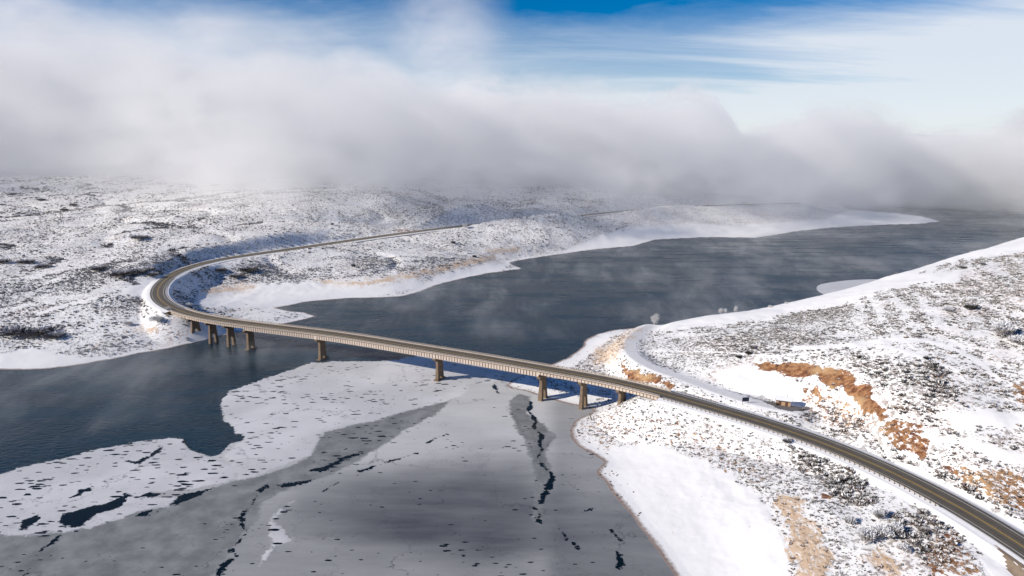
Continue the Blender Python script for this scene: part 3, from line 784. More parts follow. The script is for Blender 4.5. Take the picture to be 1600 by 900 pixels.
# ---------------------------------------------------------------- strips along the road
WID = 1 + 0.45 * sstep(620, 760, np.hypot(ROAD[:, 0], ROAD[:, 1]))      # the far stretch has paved shoulders
def strip(name, i0, i1, cols, mat, parent=None, att=False, step=1, **props):
    """cols: (lateral offset, vertical offset) list, left to right"""
    ii = np.arange(i0, i1 + 1, step)
    n, k = len(ii), len(cols)
    V = np.zeros((n, k, 3))
    for j, (u_, v_) in enumerate(cols):
        V[:, j, :2] = ROAD[ii, :2] + RN[ii] * (u_ * WID[ii])[:, None]
        V[:, j, 2] = ROAD[ii, 2] + v_ + (WID[ii] - 1) * 1.6
    idx = np.arange(n * k).reshape(n, k)
    q = np.stack([idx[:-1, :-1], idx[1:, :-1], idx[1:, 1:], idx[:-1, 1:]], -1).reshape(-1, 4)
    me = fast_mesh(name, V.reshape(-1, 3), q, smooth=False)
    if att: fattr(me, 'across', np.tile([c[0] for c in cols], n))
    return link(name, me, mat, parent, **props)
def ring(name, i0, i1, prof, mat, parent=None, step=2, **props):
    """closed profile swept along the road"""
    ii = list(range(i0, i1 + 1, step))
    if ii[-1] != i1: ii.append(i1)
    ii = np.array(ii); n, k = len(ii), len(prof)
    V = np.zeros((n, k, 3))
    for j, (u_, v_) in enumerate(prof):
        V[:, j, :2] = ROAD[ii, :2] + RN[ii] * u_
        V[:, j, 2] = ROAD[ii, 2] + v_
    bm = bmesh.new()
    vs = [[bm.verts.new(V[a, j]) for j in range(k)] for a in range(n)]
    for a in range(n - 1):
        for j in range(k): bm.faces.new((vs[a][j], vs[a + 1][j], vs[a + 1][(j + 1) % k], vs[a][(j + 1) % k]))
    bm.faces.new(vs[0]); bm.faces.new(vs[-1][::-1])
    return bmobj(name, bm, mat, parent, **props)
NR = len(ROAD) - 1
across = [(u_, 0.0) for u_ in np.linspace(-5.4, 5.4, 19)]
for i0, i1 in ((0, I_A), (I_B, NR)):
    rd = strip('road', i0, i1, [(-7.6, -0.75), (-5.41, -0.02)] + [(u_, 0.0) for u_ in np.linspace(-5.4, 5.4, 19)] + [(5.41, -0.02), (7.6, -0.75)], M_ASPH, att=True, kind='structure')
    for sgn in (-1, 1):
        a, b_ = sorted((sgn * 5.15, sgn * 8.3))
        strip('shoulder_snow', i0, i1, [(a, 0.03 if sgn > 0 else -0.55), (b_, -0.55 if sgn > 0 else 0.03)], M_SNOWPLAIN, rd)
        a, b_ = sorted((sgn * 3.72, sgn * 3.95))
        strip('edge_line', i0, i1, [(a, 0.012), (b_, 0.012)], M_WLINE, rd)
        a, b_ = sorted((sgn * 0.13, sgn * 0.30))
        strip('centre_line', i0, i1, [(a, 0.012), (b_, 0.012)], M_YLINE, rd)

# ---------------------------------------------------------------- bridge
bridge = empty('bridge', (0, 0, 0), label='long pale girder road bridge on concrete piers curving across the half frozen lake', category='bridge')
HW = 5.2
ring('deck', I_A, I_B, [(-HW, -0.35), (HW, -0.35), (HW, -0.02), (-HW, -0.02)], M_CONC, bridge)
strip('roadway', I_A, I_B, [(u_, 0.012) for u_ in np.linspace(-4.62, 4.62, 17)], M_ASPH, bridge, att=True)
for sgn in (-1, 1):
    a, b_ = sorted((sgn * 0.13, sgn * 0.30))
    strip('centre_line', I_A, I_B, [(a, 0.022), (b_, 0.022)], M_YLINE, bridge)
    a, b_ = sorted((sgn * 4.0, sgn * 4.15))
    strip('edge_line', I_A, I_B, [(a, 0.022), (b_, 0.022)], M_WLINE, bridge)
    a, b_ = sorted((sgn * 4.62, sgn * (HW + 0.04)))
    ring('curb', I_A, I_B, [(a, -0.018), (b_, -0.018), (b_, 0.34), (a, 0.34)], M_CURB, bridge)
    c0 = sgn * (HW - 0.12)
    ring('guard_rail', I_A, I_B, [(c0 - 0.06, 0.86), (c0 + 0.06, 0.86), (c0 + 0.06, 1.06), (c0 - 0.06, 1.06)], M_RAIL, bridge)
    ring('guard_rail', I_A, I_B, [(c0 - 0.04, 0.56), (c0 + 0.04, 0.56), (c0 + 0.04, 0.68), (c0 - 0.04, 0.68)], M_RAIL, bridge)
def along(i, u_, v_):
    """point at fractional index i"""
    i = min(max(i, 0), NR - 1e-6); k = int(i); t = i - k
    p = ROAD[k] * (1 - t) + ROAD[k + 1] * t; n = RN[k] * (1 - t) + RN[k + 1] * t; n = n / np.linalg.norm(n)
    return Vector((p[0] + n[0] * u_, p[1] + n[1] * u_, p[2] + v_))
def obox(bm, i, u0, u1, v0, v1, half):
    k = int(i); tx, ty = rt[k]
    ps = []
    for v_ in (v0, v1):
        for u_, s_ in ((u0, -half), (u1, -half), (u1, half), (u0, half)):
            p = along(i, u_, v_); ps.append((p.x + tx * s_, p.y + ty * s_, p.z))
    prism(bm, ps[:4], ps[4:])
bm = bmesh.new()
i = I_A + 0.5
while i < I_B:
    for sgn in (-1, 1):
        u_ = sgn * (HW - 0.12); obox(bm, i, u_ - 0.08, u_ + 0.08, 0.34, 1.04, 0.09)
    i += 1.1
bmobj('rail_posts', bm, M_POST, bridge, kind='stuff')

PIER_PX = [(307, 6.0), (335, 0), (363, 0), (392.5, 0), (505.5, 0), (685, 0), (848, 0), (911, 0), (974, 3.2)]
near = ROAD[I_A - 5: I_B + 5]
def pier_index(px, zb):
    x_, _ = P(near[:, 0], near[:, 1], np.full(len(near), float(zb)))
    k = int(np.argmin(np.abs(x_ - px)))
    return I_A - 5 + k
PI = [pier_index(*p) for p in PIER_PX]
print('road idx', I_A, I_B, 'piers', PI, 'spans m', np.diff([I_A] + PI + [I_B]) * 2)
# girders: shallow on the short approach spans, deep on the long middle ones
ends = [I_A] + PI + [I_B]
for a, b_ in zip(ends, ends[1:]):
    deep = PI[3] <= a < PI[6]
    dpt = 2.35 if deep else 1.25
    for u_ in (-4.7, -1.6, 1.6, 4.7):
        g = ring('girder', a, b_, [(u_ - 0.18, -0.353 - dpt), (u_ + 0.18, -0.353 - dpt), (u_ + 0.18, -0.353), (u_ - 0.18, -0.353)], M_GIRD, bridge)
        if abs(u_) > 4:
            s_ = 1 if u_ > 0 else -1
            ring('flange', a, b_, [(u_ - 0.38, -0.353 - dpt - 0.08), (u_ + 0.38, -0.353 - dpt - 0.08), (u_ + 0.38, -0.353 - dpt - 0.002), (u_ - 0.38, -0.353 - dpt - 0.002)], M_CURB, g)
            bm = bmesh.new(); i = a + 0.45
            while i < b_ - 0.3:
                obox(bm, i, min(u_ + s_ * 0.182, u_ + s_ * 0.42), max(u_ + s_ * 0.182, u_ + s_ * 0.42), -0.353 - dpt, -0.36, 0.07)
                i += 0.85 if deep else 0.9
            bmobj('stiffeners', bm, M_STIFF, g, kind='stuff')
def rect(c, n, t, hn, ht, z, off=0.0):
    """ring of four points: half sizes hn across the bridge, ht along it"""
    cx_, cy_2 = c[0] + n[0] * off, c[1] + n[1] * off
    return [(cx_ + n[0] * a * hn + t[0] * b2 * ht, cy_2 + n[1] * a * hn + t[1] * b2 * ht, z) for a, b2 in ((-1, -1), (1, -1), (1, 1), (-1, 1))]
for j, (k, (px, zb)) in enumerate(zip(PI, PIER_PX)):
    c, n, t = ROAD[k, :2], RN[k], rt[k]
    deepL = PI[3] <= k <= PI[6]
    top = ROAD[k, 2] - 0.353 - (2.35 if deepL else 1.25) - 0.10
    if k in (PI[3], PI[6]): top = ROAD[k, 2] - 0.353 - 2.35 - 0.10
    base = min(gz(c[0], c[1]), 0) - 3 if zb == 0 else gz(c[0], c[1]) - 2
    pier = empty('pier', (0, 0, 0)); pier.parent = bridge
    th = 1.0 if 3 <= j <= 6 else 0.85
    ch = 1.9
    bm = bmesh.new()
    cap = [rect(c, n, t, 4.0, th * 0.95, top - ch), rect(c, n, t, 5.1, th * 0.95, top - ch + 0.9), rect(c, n, t, 5.1, th * 0.95, top)]
    prism(bm, cap[0], cap[1]); prism(bm, [(x, y, z + 0.003) for x, y, z in cap[1]], cap[2])
    bmobj('pier_cap', bm, M_CONC, pier)
    if k in (PI[3], PI[6]):
        for u_ in (-4.7, 4.7):
            bm = bmesh.new(); prism(bm, rect(c, n, t, 0.45, 0.4, top, u_), rect(c, n, t, 0.45, 0.4, top + 0.10, u_))
            bmobj('bearing', bm, M_POST, pier)
    low = 0 if zb == 0 else gz(c[0], c[1])
    split = low + (top - low) * (0.42 if j in (1, 2, 6, 7) else 0.16)
    bm = bmesh.new()
    prism(bm, rect(c, n, t, 2.8, th * 0.85, split), rect(c, n, t, 2.3, th * 0.70, top - ch - 0.003))
    bmobj('shaft', bm, M_CONC, pier)
    for sgn in (-1, 1):
        bm = bmesh.new()
        prism(bm, rect(c, n, t, 1.0, th * 1.25, base, sgn * 2.8), rect(c, n, t, 0.95, th * 0.86, split - 0.003, sgn * 1.85))
        bmobj('leg', bm, M_CONC, pier)
    if j in (3, 4, 5):
        bm = bmesh.new(); prism(bm, rect(c, n, t, 4.1, th * 1.6, base), rect(c, n, t, 4.0, th * 1.5, 0.6))
        bmobj('footing', bm, M_CONC, pier)
for k, sgn in ((I_A, 1), (I_B, -1)):
    c, n, t = ROAD[k, :2], RN[k], rt[k]
    bm = bmesh.new()
    cc = (c[0] - sgn * t[0] * 2.0, c[1] - sgn * t[1] * 2.0)
    prism(bm, rect(cc, n, t, 6.2, 2.2, ROAD[k, 2] - 9), rect(cc, n, t, 6.2, 2.2, ROAD[k, 2] - 0.42))
    bmobj('abutment', bm, M_CONC, bridge)

# ---------------------------------------------------------------- roadside guardrails
def guardrail(i0, i1, u_, label):
    g = empty('guardrail', tuple(along(i0, u_, -0.3)), label=label, category='guardrail')
    inv = Matrix.Translation(g.location).inverted()
    r_ = ring('rail', i0, i1, [(u_ - 0.04, 0.42), (u_ + 0.04, 0.42), (u_ + 0.04, 0.74), (u_ - 0.04, 0.74)], M_RAIL, g)
    bm = bmesh.new(); i = i0 + 0.3
    while i < i1:
        obox(bm, i, u_ - 0.10, u_ + 0.10, -0.9, 0.76, 0.09); i += 1.0
    p_ = bmobj('posts', bm, M_WOOD, g, kind='stuff')
    for o in (r_, p_): o.data.transform(inv)
side_near = 1 if (ROAD[I_B + 20, 1] + RN[I_B + 20, 1] * 5 < ROAD[I_B + 20, 1]) else -1
guardrail(I_B + 1, road_index(1492), side_near * 6.1, 'long steel guardrail on dark posts along the lakeside edge of the right bank road')
guardrail(I_B + 1, road_index(1110), -side_near * 6.1, 'short guardrail on the hill side of the road where the bridge ends')
iL = road_index(262)
iC = int(np.argmin(rpx))
guardrail(I_A - 62, I_A - 2, 6.1 if P(*along(I_A - 30, 6.1, 0))[0] > P(*along(I_A - 30, -6.1, 0))[0] else -6.1, 'steel guardrail round the inside of the far bank road bend')
print('bridge', round(time.time() - T0, 1))

# ---------------------------------------------------------------- pull-out with hut, sign
def patch(name, pix, mat, z_off, **props):
    pts = [ground_hit(a, b_) for a, b_ in pix]
    poly = np.array(pts)[:, :2]
    x0, y0 = poly.min(0); x1, y1 = poly.max(0)
    gx, gy = np.meshgrid(np.arange(x0 - 1, x1 + 1, 0.6), np.arange(y0 - 1, y1 + 1, 0.6))
    s_ = sdf(gx.ravel(), gy.ravel(), poly) + 0.8 * fbm(gx.ravel(), gy.ravel(), 2.5, 2)
    z_ = terrain(gx.ravel(), gy.ravel()) + z_off
    n_, k_ = gx.shape; idx = np.arange(n_ * k_).reshape(n_, k_)
    q = np.stack([idx[:-1, :-1], idx[:-1, 1:], idx[1:, 1:], idx[1:, :-1]], -1).reshape(-1, 4)
    q = q[(s_[q] > 0).all(1)]
    used = np.unique(q); rm = np.full(n_ * k_, -1); rm[used] = np.arange(len(used))
    me = fast_mesh(name, np.stack([gx.ravel(), gy.ravel(), z_], 1)[used], rm[q])
    return link(name, me, mat, **props)
M_WETASPH = simple('bare_pullout_asphalt', (0.16, 0.15, 0.15), 0.8, 0.4, 0.7)
patch('parking_pavement', [(1190, 628), (1205, 626), (1225, 632), (1245, 636), (1262, 635), (1268, 638), (1256, 644), (1235, 644), (1215, 640), (1203, 634)], M_WETASPH, 0.06, kind='structure')
patch('parking_pavement', [(1245, 652), (1262, 646), (1278, 642), (1282, 645), (1262, 652), (1250, 655)], M_WETASPH, 0.06, kind='structure')
M_GRAVEL = simple('roadside_gravel', (0.25, 0.19, 0.14), 0.9, 0.35, 0.8)
patch('gravel_pullout', [(1548, 842), (1575, 850), (1615, 885), (1640, 905), (1600, 925), (1580, 905), (1562, 870)], M_GRAVEL, 0.05, kind='structure')

hx, hy, hz = ground_hit(1224, 633)
HS = 1.05
hut = empty('restroom_hut', (hx, hy, hz - 0.1), R(-22), label='small tan roadside hut with snowy roof beside the pull-out below the orange cliff', category='hut')
hut.scale = (HS, HS, HS)
bm = bmesh.new(); box(bm, -2.6, 2.6, -1.9, 1.9, -0.5, 2.6); bmobj('wall', bm, M_TANWALL, hut)
bm = bmesh.new()
prism(bm, [(-3.2, -2.5, 2.55), (3.2, -2.5, 2.55), (3.2, 2.5, 2.55), (-3.2, 2.5, 2.55)], [(-3.2, -0.1, 3.7), (3.2, -0.1, 3.7), (3.2, 0.1, 3.7), (-3.2, 0.1, 3.7)])
rf = bmobj('roof', bm, M_BROWN, hut)
bm = bmesh.new()
prism(bm, [(-3.1, -2.45, 2.68), (3.1, -2.45, 2.68), (3.1, 2.45, 2.68), (-3.1, 2.45, 2.68)], [(-3.1, -0.12, 3.95), (3.1, -0.12, 3.95), (3.1, 0.12, 3.95), (-3.1, 0.12, 3.95)])
bmobj('roof_snow', bm, M_ROOFSNOW, rf)
for x0 in (-1.9, 0.6):
    bm = bmesh.new(); box(bm, x0, x0 + 1.0, -1.96, -1.903, 0, 2.1); d = bmobj('door', bm, M_BROWN, hut)
    bm = bmesh.new(); box(bm, x0 + 0.82, x0 + 0.9, -2.0, -1.963, 1.0, 1.1); bmobj('handle', bm, M_RAIL, d)
bm = bmesh.new(); box(bm, -2.66, -2.603, -0.6, 0.6, 1.7, 2.2); bmobj('vent_window', bm, M_POST, hut)
bm = bmesh.new(); box(bm, -2.9, -2.7, -2.9, 0.6, 0, 1.7); bmobj('screen_wall', bm, M_BROWN, hut)
bm = bmesh.new(); tube(bm, [(1.2, 0.9, 3.0), (1.2, 0.9, 4.5)], 0.16, 8); bmobj('vent_pipe', bm, M_RAIL, hut)

sx, sy, sz = ground_hit(1164.5, 632)
sg = empty('information_sign', (sx, sy, sz), R(8), label='dark blue board on two posts standing alone at the pull-out entrance', category='sign')
bm = bmesh.new(); box(bm, -1.5, 1.5, -0.06, 0.06, 1.1, 2.9); bmobj('panel', bm, M_SIGN, sg)
for x0 in (-1.35, 1.23):
    bm = bmesh.new(); box(bm, x0, x0 + 0.12, 0.065, 0.185, -0.4, 2.8); bmobj('post', bm, M_WOOD, sg)
lx, ly, lz = ground_hit(924, 645)
lg = empty('leaning_post', (lx, ly, max(lz, 0)), 0, label='dark leaning timber at the waterline below the last lake pier', category='post')
bm = bmesh.new(); tube(bm, [(0.3, 0, -0.5), (-0.3, 0.4, 1.6), (-1.0, 0.9, 3.4)], [0.28, 0.25, 0.16], 7); bmobj('timber', bm, M_BARK, lg)
for j, (px, py) in enumerate(((96, 350), (99.5, 351))):
    x_, y_, z_ = ground_hit(px, py)
    po = empty('utility_pole', (x_, y_, z_), R(30), label=('left' if j == 0 else 'right') + ' of the two thin poles standing close together on the snowy plain', category='pole', group='pair of utility poles')
    bm = bmesh.new(); tube(bm, [(0, 0, -1), (0, 0, 13)], [0.22, 0.15], 7); bmobj('pole', bm, M_BARK, po)
    bm = bmesh.new(); box(bm, -1.3, 1.3, -0.22, -0.16, 12.0, 12.2); bmobj('crossarm', bm, M_BARK, po)

# ---------------------------------------------------------------- shrubs
def bush_mesh(name, seed, n, spread=1.0, h=0.8, leaf=0.30, mat=None, core=True, spiky=0.5):
    """low mound of small leaf clusters on short stems, unit radius"""
    rs = random.Random(seed); V, Fc, S_ = [], [], []
    for k in range(n):
        a = rs.uniform(0, 2 * math.pi); r_ = math.sqrt(rs.random()) * spread * (0.75 + 0.25 * math.sin(3 * a + seed))
        top_ = h * math.sqrt(max(0.05, 1 - (r_ / (spread * 1.08)) ** 2))
        z_ = top_ * rs.uniform(0.25, 1.0)
        c = Vector((r_ * math.cos(a), r_ * math.sin(a), z_))
        out_ = Vector((math.cos(a) * r_, math.sin(a) * r_, z_ * 0.8 + 0.2)).normalized()
        out_ = (out_ + Vector((rs.uniform(-1, 1), rs.uniform(-1, 1), rs.uniform(-0.6, 1))) * spiky).normalized()
        t_ = out_.cross(Vector((rs.uniform(-1, 1), rs.uniform(-1, 1), rs.uniform(-1, 1)))).normalized()
        L = leaf * rs.uniform(0.7, 1.4)
        b0 = len(V)
        V += [c - t_ * L * 0.5 - out_ * L * 0.5, c + t_ * L * 0.5 - out_ * L * 0.5, c + out_ * L * 0.8]
        Fc.append((b0, b0 + 1, b0 + 2))
        S_ += [z_ / h * rs.uniform(0.85, 1.15)] * 3
    if core:
        for k in range(5):
            a = 2 * math.pi * k / 5 + rs.random(); b0 = len(V)
            V += [Vector((0.1 * math.cos(a + 1.6), 0.1 * math.sin(a + 1.6), -0.25)), Vector((0.1 * math.cos(a - 1.6), 0.1 * math.sin(a - 1.6), -0.25)), Vector((0.6 * spread * math.cos(a), 0.6 * spread * math.sin(a), h * 0.75))]
            Fc.append((b0, b0 + 1, b0 + 2)); S_ += [0, 0, 0.2]
    me = fast_mesh(name, [tuple(v_) for v_ in V], Fc, False)
    fattr(me, 'snowy', S_)
    me.materials.append(mat)
    return me
sage_meshes = [bush_mesh('sagebrush', 11 + k, 46, 1.0, 0.85, 0.42, M_SAGE) for k in range(3)] + [bush_mesh('sagebrush', 31, 40, 1.0, 0.8, 0.42, M_SAGE2)]

# candidate positions: even over the picture-facing slopes, thinned by masks
rs = np.random.RandomState(3)
def scatter(n, th0, th1, r0, r1, dens_r):
    """uniform on the ground between two radii"""
    th = R(th0) + rs.rand(n) * R(th1 - th0)
    r_ = np.sqrt(r0 ** 2 + rs.rand(n) * (r1 ** 2 - r0 ** 2))
    return r_ * np.sin(th), r_ * np.cos(th)
batches = []
for (n, a, b_, r0, r1, size) in ((190000, -2, 41, 150, 560, 0.40), (150000, -42, 2, 380, 700, 0.42), (110000, -42, 10, 640, 1150, 0.50), (50000, -42, 8, 1100, 1700, 0.8)):
    x_, y_ = scatter(n, a, b_, r0, r1, 0)
    z_, s_, dr_, ds_ = terrain(x_, y_, True)
    m1, m2, m3, m4 = masks(x_, y_, z_, s_, dr_, ds_)
    terr = np.where((x_ > 170) & (y_ < 620), 0.55 * np.sin(z_ * 2.3 + 2.5 * fbm(x_, y_, 50, 2, off=41)), 0)
    clump = 0.42 + terr + 1.6 * fbm(x_, y_ * 0.8, 42, 4, off=13) + 0.7 * fbm(x_, y_, 9, 2, off=17)
    lf = sstep(-230, -330, x_) * (y_ > 440)
    gl = np.exp(-((np.abs(perlin(x_ / 130 + 3.3, y_ / 90 + 1.1)) + 0.02 * fbm(x_, y_, 12, 2)) / 0.035) ** 2) * lf
    gl = gl * sstep(-0.15, 0.2, fbm(x_, y_, 90, 2, off=61))
    clump = clump + 1.3 * gl
    p_ = (0.16 + 0.84 * clump) * (1 - m1) * (1 - 0.85 * m2) * (1 - 0.9 * m3)
    p_ = np.clip(p_, 0, 1) * 0.95 + m4 * 0.28 * (1 - m1)
    p_ = p_ * (s_ > 3.0) * (dr_ > 9.2) * (ds_ > 5.0) * (0.35 + 0.65 * sstep(5, 30, s_))
    p_ = np.where((x_ > 0) & (y_ < 380) & (s_ < 75) & (s_ > 4), np.minimum(p_ * 1.5 + 0.25 * (1 - m1) * (dr_ > 9.2), 1), p_)
    ok = rs.rand(n) < p_
    ur = rs.rand(n); sz_ = size * (0.5 + 0.8 * ur ** 2 + 1.4 * ur ** 16) * (1 + 1.5 * gl) * (1 + 0.7 * m4 * (np.hypot(x_, y_) < 330))
    low_ = (x_ > 0) & (y_ < 380) & (s_ < 75) & (m4 < 0.4)
    sz_ = np.where(low_, sz_ * 0.68, sz_)
    batches.append(np.stack([x_, y_, z_, sz_, m2 + m3 + 0.3 * (s_ < 20)], 1)[ok])
PTS = np.vstack(batches)
qx, qy = P(PTS[:, 0], PTS[:, 1], PTS[:, 2])
vis = (qx > -60) & (qx < 1680) & (qy < 960)
PTS, qx, qy = PTS[vis], qx[vis], qy[vis]
print('shrubs', round(time.time() - T0, 1), len(PTS))
inf = (qx > 5) & (qx < 1595) & (qy < 895)
appar = PTS[:, 3] / np.linalg.norm(PTS[:, :3] - np.array([0, 0, CAM_Z]), axis=1)
order = np.argsort(-(appar * inf))
first, rest = order[:300], order[300:]
for j, k in enumerate(first):
    x_, y_, z_, sz_, br = PTS[k]
    variant = 3 if (br > 0.4 or rs.rand() < 0.2) else rs.randint(3)
    o = bpy.data.objects.new('sagebrush', sage_meshes[variant]); C.objects.link(o)
    o.location = (x_, y_, z_ - 0.05); o.rotation_euler = (0, 0, rs.rand() * 6.28); o.scale = (sz_,) * 3
    o['label'] = 'low snow capped sagebrush bush on the slopes beside the right bank road'
    o['category'] = 'shrub'; o['group'] = 'sagebrush bushes on the near slopes'
    if j == 0: protos = {}
    if variant not in protos: protos[variant] = o
for k in range(4):
    if k not in protos: raise RuntimeError('variant missing')
def instancer(name, pts, proto, seed, label):
    n = len(pts)
    me = bpy.data.meshes.new(name); me.vertices.add(n)
    p = pts[:, :3].copy(); p[:, 2] -= 0.05
    me.vertices.foreach_set('co', p.astype(np.float32).ravel())
    fattr(me, 'scl', pts[:, 3]); fattr(me, 'rot', np.random.RandomState(seed).rand(n) * 6.28)
    o = link(name, me, None, kind='stuff', label=label)
    ng = bpy.data.node_groups.new(name, 'GeometryNodeTree')
    ng.interface.new_socket('Geometry', in_out='INPUT', socket_type='NodeSocketGeometry')
    ng.interface.new_socket('Geometry', in_out='OUTPUT', socket_type='NodeSocketGeometry')
    N_ = ng.nodes; L_ = ng.links
    gi, go = N_.new('NodeGroupInput'), N_.new('NodeGroupOutput')
    iop = N_.new('GeometryNodeInstanceOnPoints')
    oi = N_.new('GeometryNodeObjectInfo'); oi.inputs[0].default_value = proto; oi.transform_space = 'ORIGINAL'
    oi.inputs['As Instance'].default_value = True
    a1 = N_.new('GeometryNodeInputNamedAttribute'); a1.data_type = 'FLOAT'; a1.inputs[0].default_value = 'scl'
    a2 = N_.new('GeometryNodeInputNamedAttribute'); a2.data_type = 'FLOAT'; a2.inputs[0].default_value = 'rot'
    cx_ = N_.new('ShaderNodeCombineXYZ')
    L_.new(a2.outputs[0], cx_.inputs[2])
    cs = N_.new('ShaderNodeCombineXYZ')
    for q_ in range(3): L_.new(a1.outputs[0], cs.inputs[q_])
    L_.new(gi.outputs[0], iop.inputs['Points']); L_.new(oi.outputs['Geometry'], iop.inputs['Instance'])
    L_.new(cx_.outputs[0], iop.inputs['Rotation']); L_.new(cs.outputs[0], iop.inputs['Scale'])
    L_.new(iop.outputs[0], go.inputs[0])
    md = o.modifiers.new('scatter', 'NODES'); md.node_group = ng
    return o
RST = PTS[rest]
vr = rs.rand(len(RST))
cls = np.where((RST[:, 4] > 0.4) | (vr < 0.18), 3, (vr * 2.99).astype(int))
for k in range(4):
    instancer('sagebrush_cover', RST[cls == k], protos[k], k, 'scattered low sagebrush covering the snowy slopes')
M_ROCK = bushmat('shore_rock', (0.10, 0.075, 0.06), (0.26, 0.20, 0.17), (0.80, 0.80, 0.82), 0.80)
def rock_mesh(seed):
    bm = bmesh.new(); bmesh.ops.create_icosphere(bm, subdivisions=1, radius=1.0)
    rr_ = random.Random(seed)
    for v_ in bm.verts:
        k_ = rr_.uniform(0.7, 1.15); v_.co = Vector((v_.co.x * k_ * 1.2, v_.co.y * k_, v_.co.z * k_ * 0.6 + 0.25))
    me = bpy.data.meshes.new('shore_rock'); bm.to_mesh(me); bm.free()
    fattr(me, 'snowy', [v_.co.z * 0.95 for v_ in me.vertices]); me.materials.append(M_ROCK)
    return me
rk = []
for SH, n_ in ((SHORE_A[1:60], 3400), (SHORE_B[:45], 3600)):
    L_ = resample(np.array(SH), 1.0, False)
    k_ = rs.randint(0, len(L_), n_)
    x_ = L_[k_, 0] + rs.randn(n_) * 3.5; y_ = L_[k_, 1] + rs.randn(n_) * 3.5
    z_, s_, dr_, ds_ = terrain(x_, y_, True)
    ok = (s_ > 0.1) & (s_ < 9) & (fbm(x_, y_, 22, 3, off=51) + 0.25 > rs.rand(n_) * 0.6)
    rk.append(np.stack([x_, y_, z_, 0.10 + 0.34 * rs.rand(n_) ** 4], 1)[ok])
rk = np.vstack(rk)
rpx_, rpy_ = P(rk[:, 0], rk[:, 1], rk[:, 2])
ib = int(np.argmin(np.hypot(rpx_ - 958, rpy_ - 772)))
rock0 = bpy.data.objects.new('shore_rock', rock_mesh(5)); C.objects.link(rock0)
rock0.location = tuple(rk[ib, :3]); rock0.scale = (0.55,) * 3
rock0['label'] = 'largest brown stone at the waterline beside the smooth white beach'; rock0['category'] = 'rock'
instancer('shore_stones', np.delete(rk, ib, 0), rock0, 9, 'small brown stones along the waterline')
print('instancers', round(time.time() - T0, 1))

# ---------------------------------------------------------------- big shrubs and trees one can point at
def twig_crown(bm_pts, rs_, n, rx, rz, zc_, w_, L_):
    V, Fc = [], []
    lob = [(rs_.uniform(-.45, .45) * rx, rs_.uniform(-.45, .45) * rx, zc_ + rs_.uniform(-.35, .45) * rz, rs_.uniform(.4, .7)) for _ in range(9)]
    for k in range(n):
        lx_, ly_, lz_, lr_ = lob[rs_.randrange(9)]
        u_ = Vector((rs_.gauss(0, 1), rs_.gauss(0, 1), rs_.gauss(0, 1))).normalized() * (rs_.random() ** 0.5) * lr_
        c = Vector((lx_ + u_.x * rx, ly_ + u_.y * rx, lz_ + u_.z * rz))
        d = (c - Vector((0, 0, zc_ * 0.3))).normalized() + Vector((rs_.uniform(-.6, .6), rs_.uniform(-.6, .6), rs_.uniform(-.3, .7)))
        d.normalize(); s_ = d.cross(Vector((rs_.uniform(-1, 1), rs_.uniform(-1, 1), rs_.uniform(-1, 1)))).normalized()
        L = L_ * rs_.uniform(.6, 1.4); b0 = len(V)
        V += [tuple(c - s_ * w_), tuple(c + s_ * w_), tuple(c + d * L)]
        Fc.append((b0, b0 + 1, b0 + 2))
    return V, Fc
def plant(name, px, py, label, cat, rad, hgt, kind_, seed, group=None):
    x_, y_, z_ = ground_hit(px, py)
    rs_ = random.Random(seed)
    o = empty(name, (x_, y_, z_ - 0.1), rs_.uniform(0, 6.28), label=label, category=cat)
    if group: o['group'] = group
    mat = {'frost': M_FROST if hgt > 8 else M_TWIG2, 'willow': M_WILLOW, 'dark': M_DARKB, 'oak': M_OAK}[kind_]
    tree_ = hgt > 3.6 and kind_ == 'frost'
    zc_ = hgt * (0.47 if tree_ else 0.48); rz = hgt * 0.5
    n = (900 if rad > 2.2 else 500) * (2 if kind_ == 'frost' else 1); fw = 0.4 if kind_ == 'frost' else 1
    V, Fc = twig_crown(None, rs_, n, rad, rz, zc_, (rad * 0.035 + 0.03) * fw, (rad * 0.22 + 0.15) * (0.7 + 0.3 * fw))
    me = fast_mesh('crown', V, Fc, False)
    if kind_ in ('dark', 'oak', 'willow'): fattr(me, 'snowy', [min(1, max(0, v_[2] / hgt)) * rs_.uniform(.8, 1.2) for v_ in V])
    link('crown', me, mat, o)
    bm = bmesh.new()
    ns = 1 if tree_ else 5
    for k in range(ns):
        a = rs_.uniform(0, 6.28); q_ = 0.15 if tree_ else 0.45
        tube(bm, [(0, 0, -0.3), (rad * q_ * .4 * math.cos(a), rad * q_ * .4 * math.sin(a), hgt * .35), (rad * q_ * math.cos(a), rad * q_ * math.sin(a), hgt * .7)], [0.035 * hgt, 0.025 * hgt, 0.01 * hgt], 5)
    if tree_:
        for k in range(9):
            a = k * 0.7; tube(bm, [(0, 0, hgt * (.10 + .03 * k)), (rad * .5 * math.cos(a), rad * .5 * math.sin(a), hgt * .65)], [0.018 * hgt, 0.006 * hgt], 4)
    bmobj('trunk' if tree_ else 'stems', bm, M_TWIG if kind_ in ('frost', 'willow') else M_BARK, o)
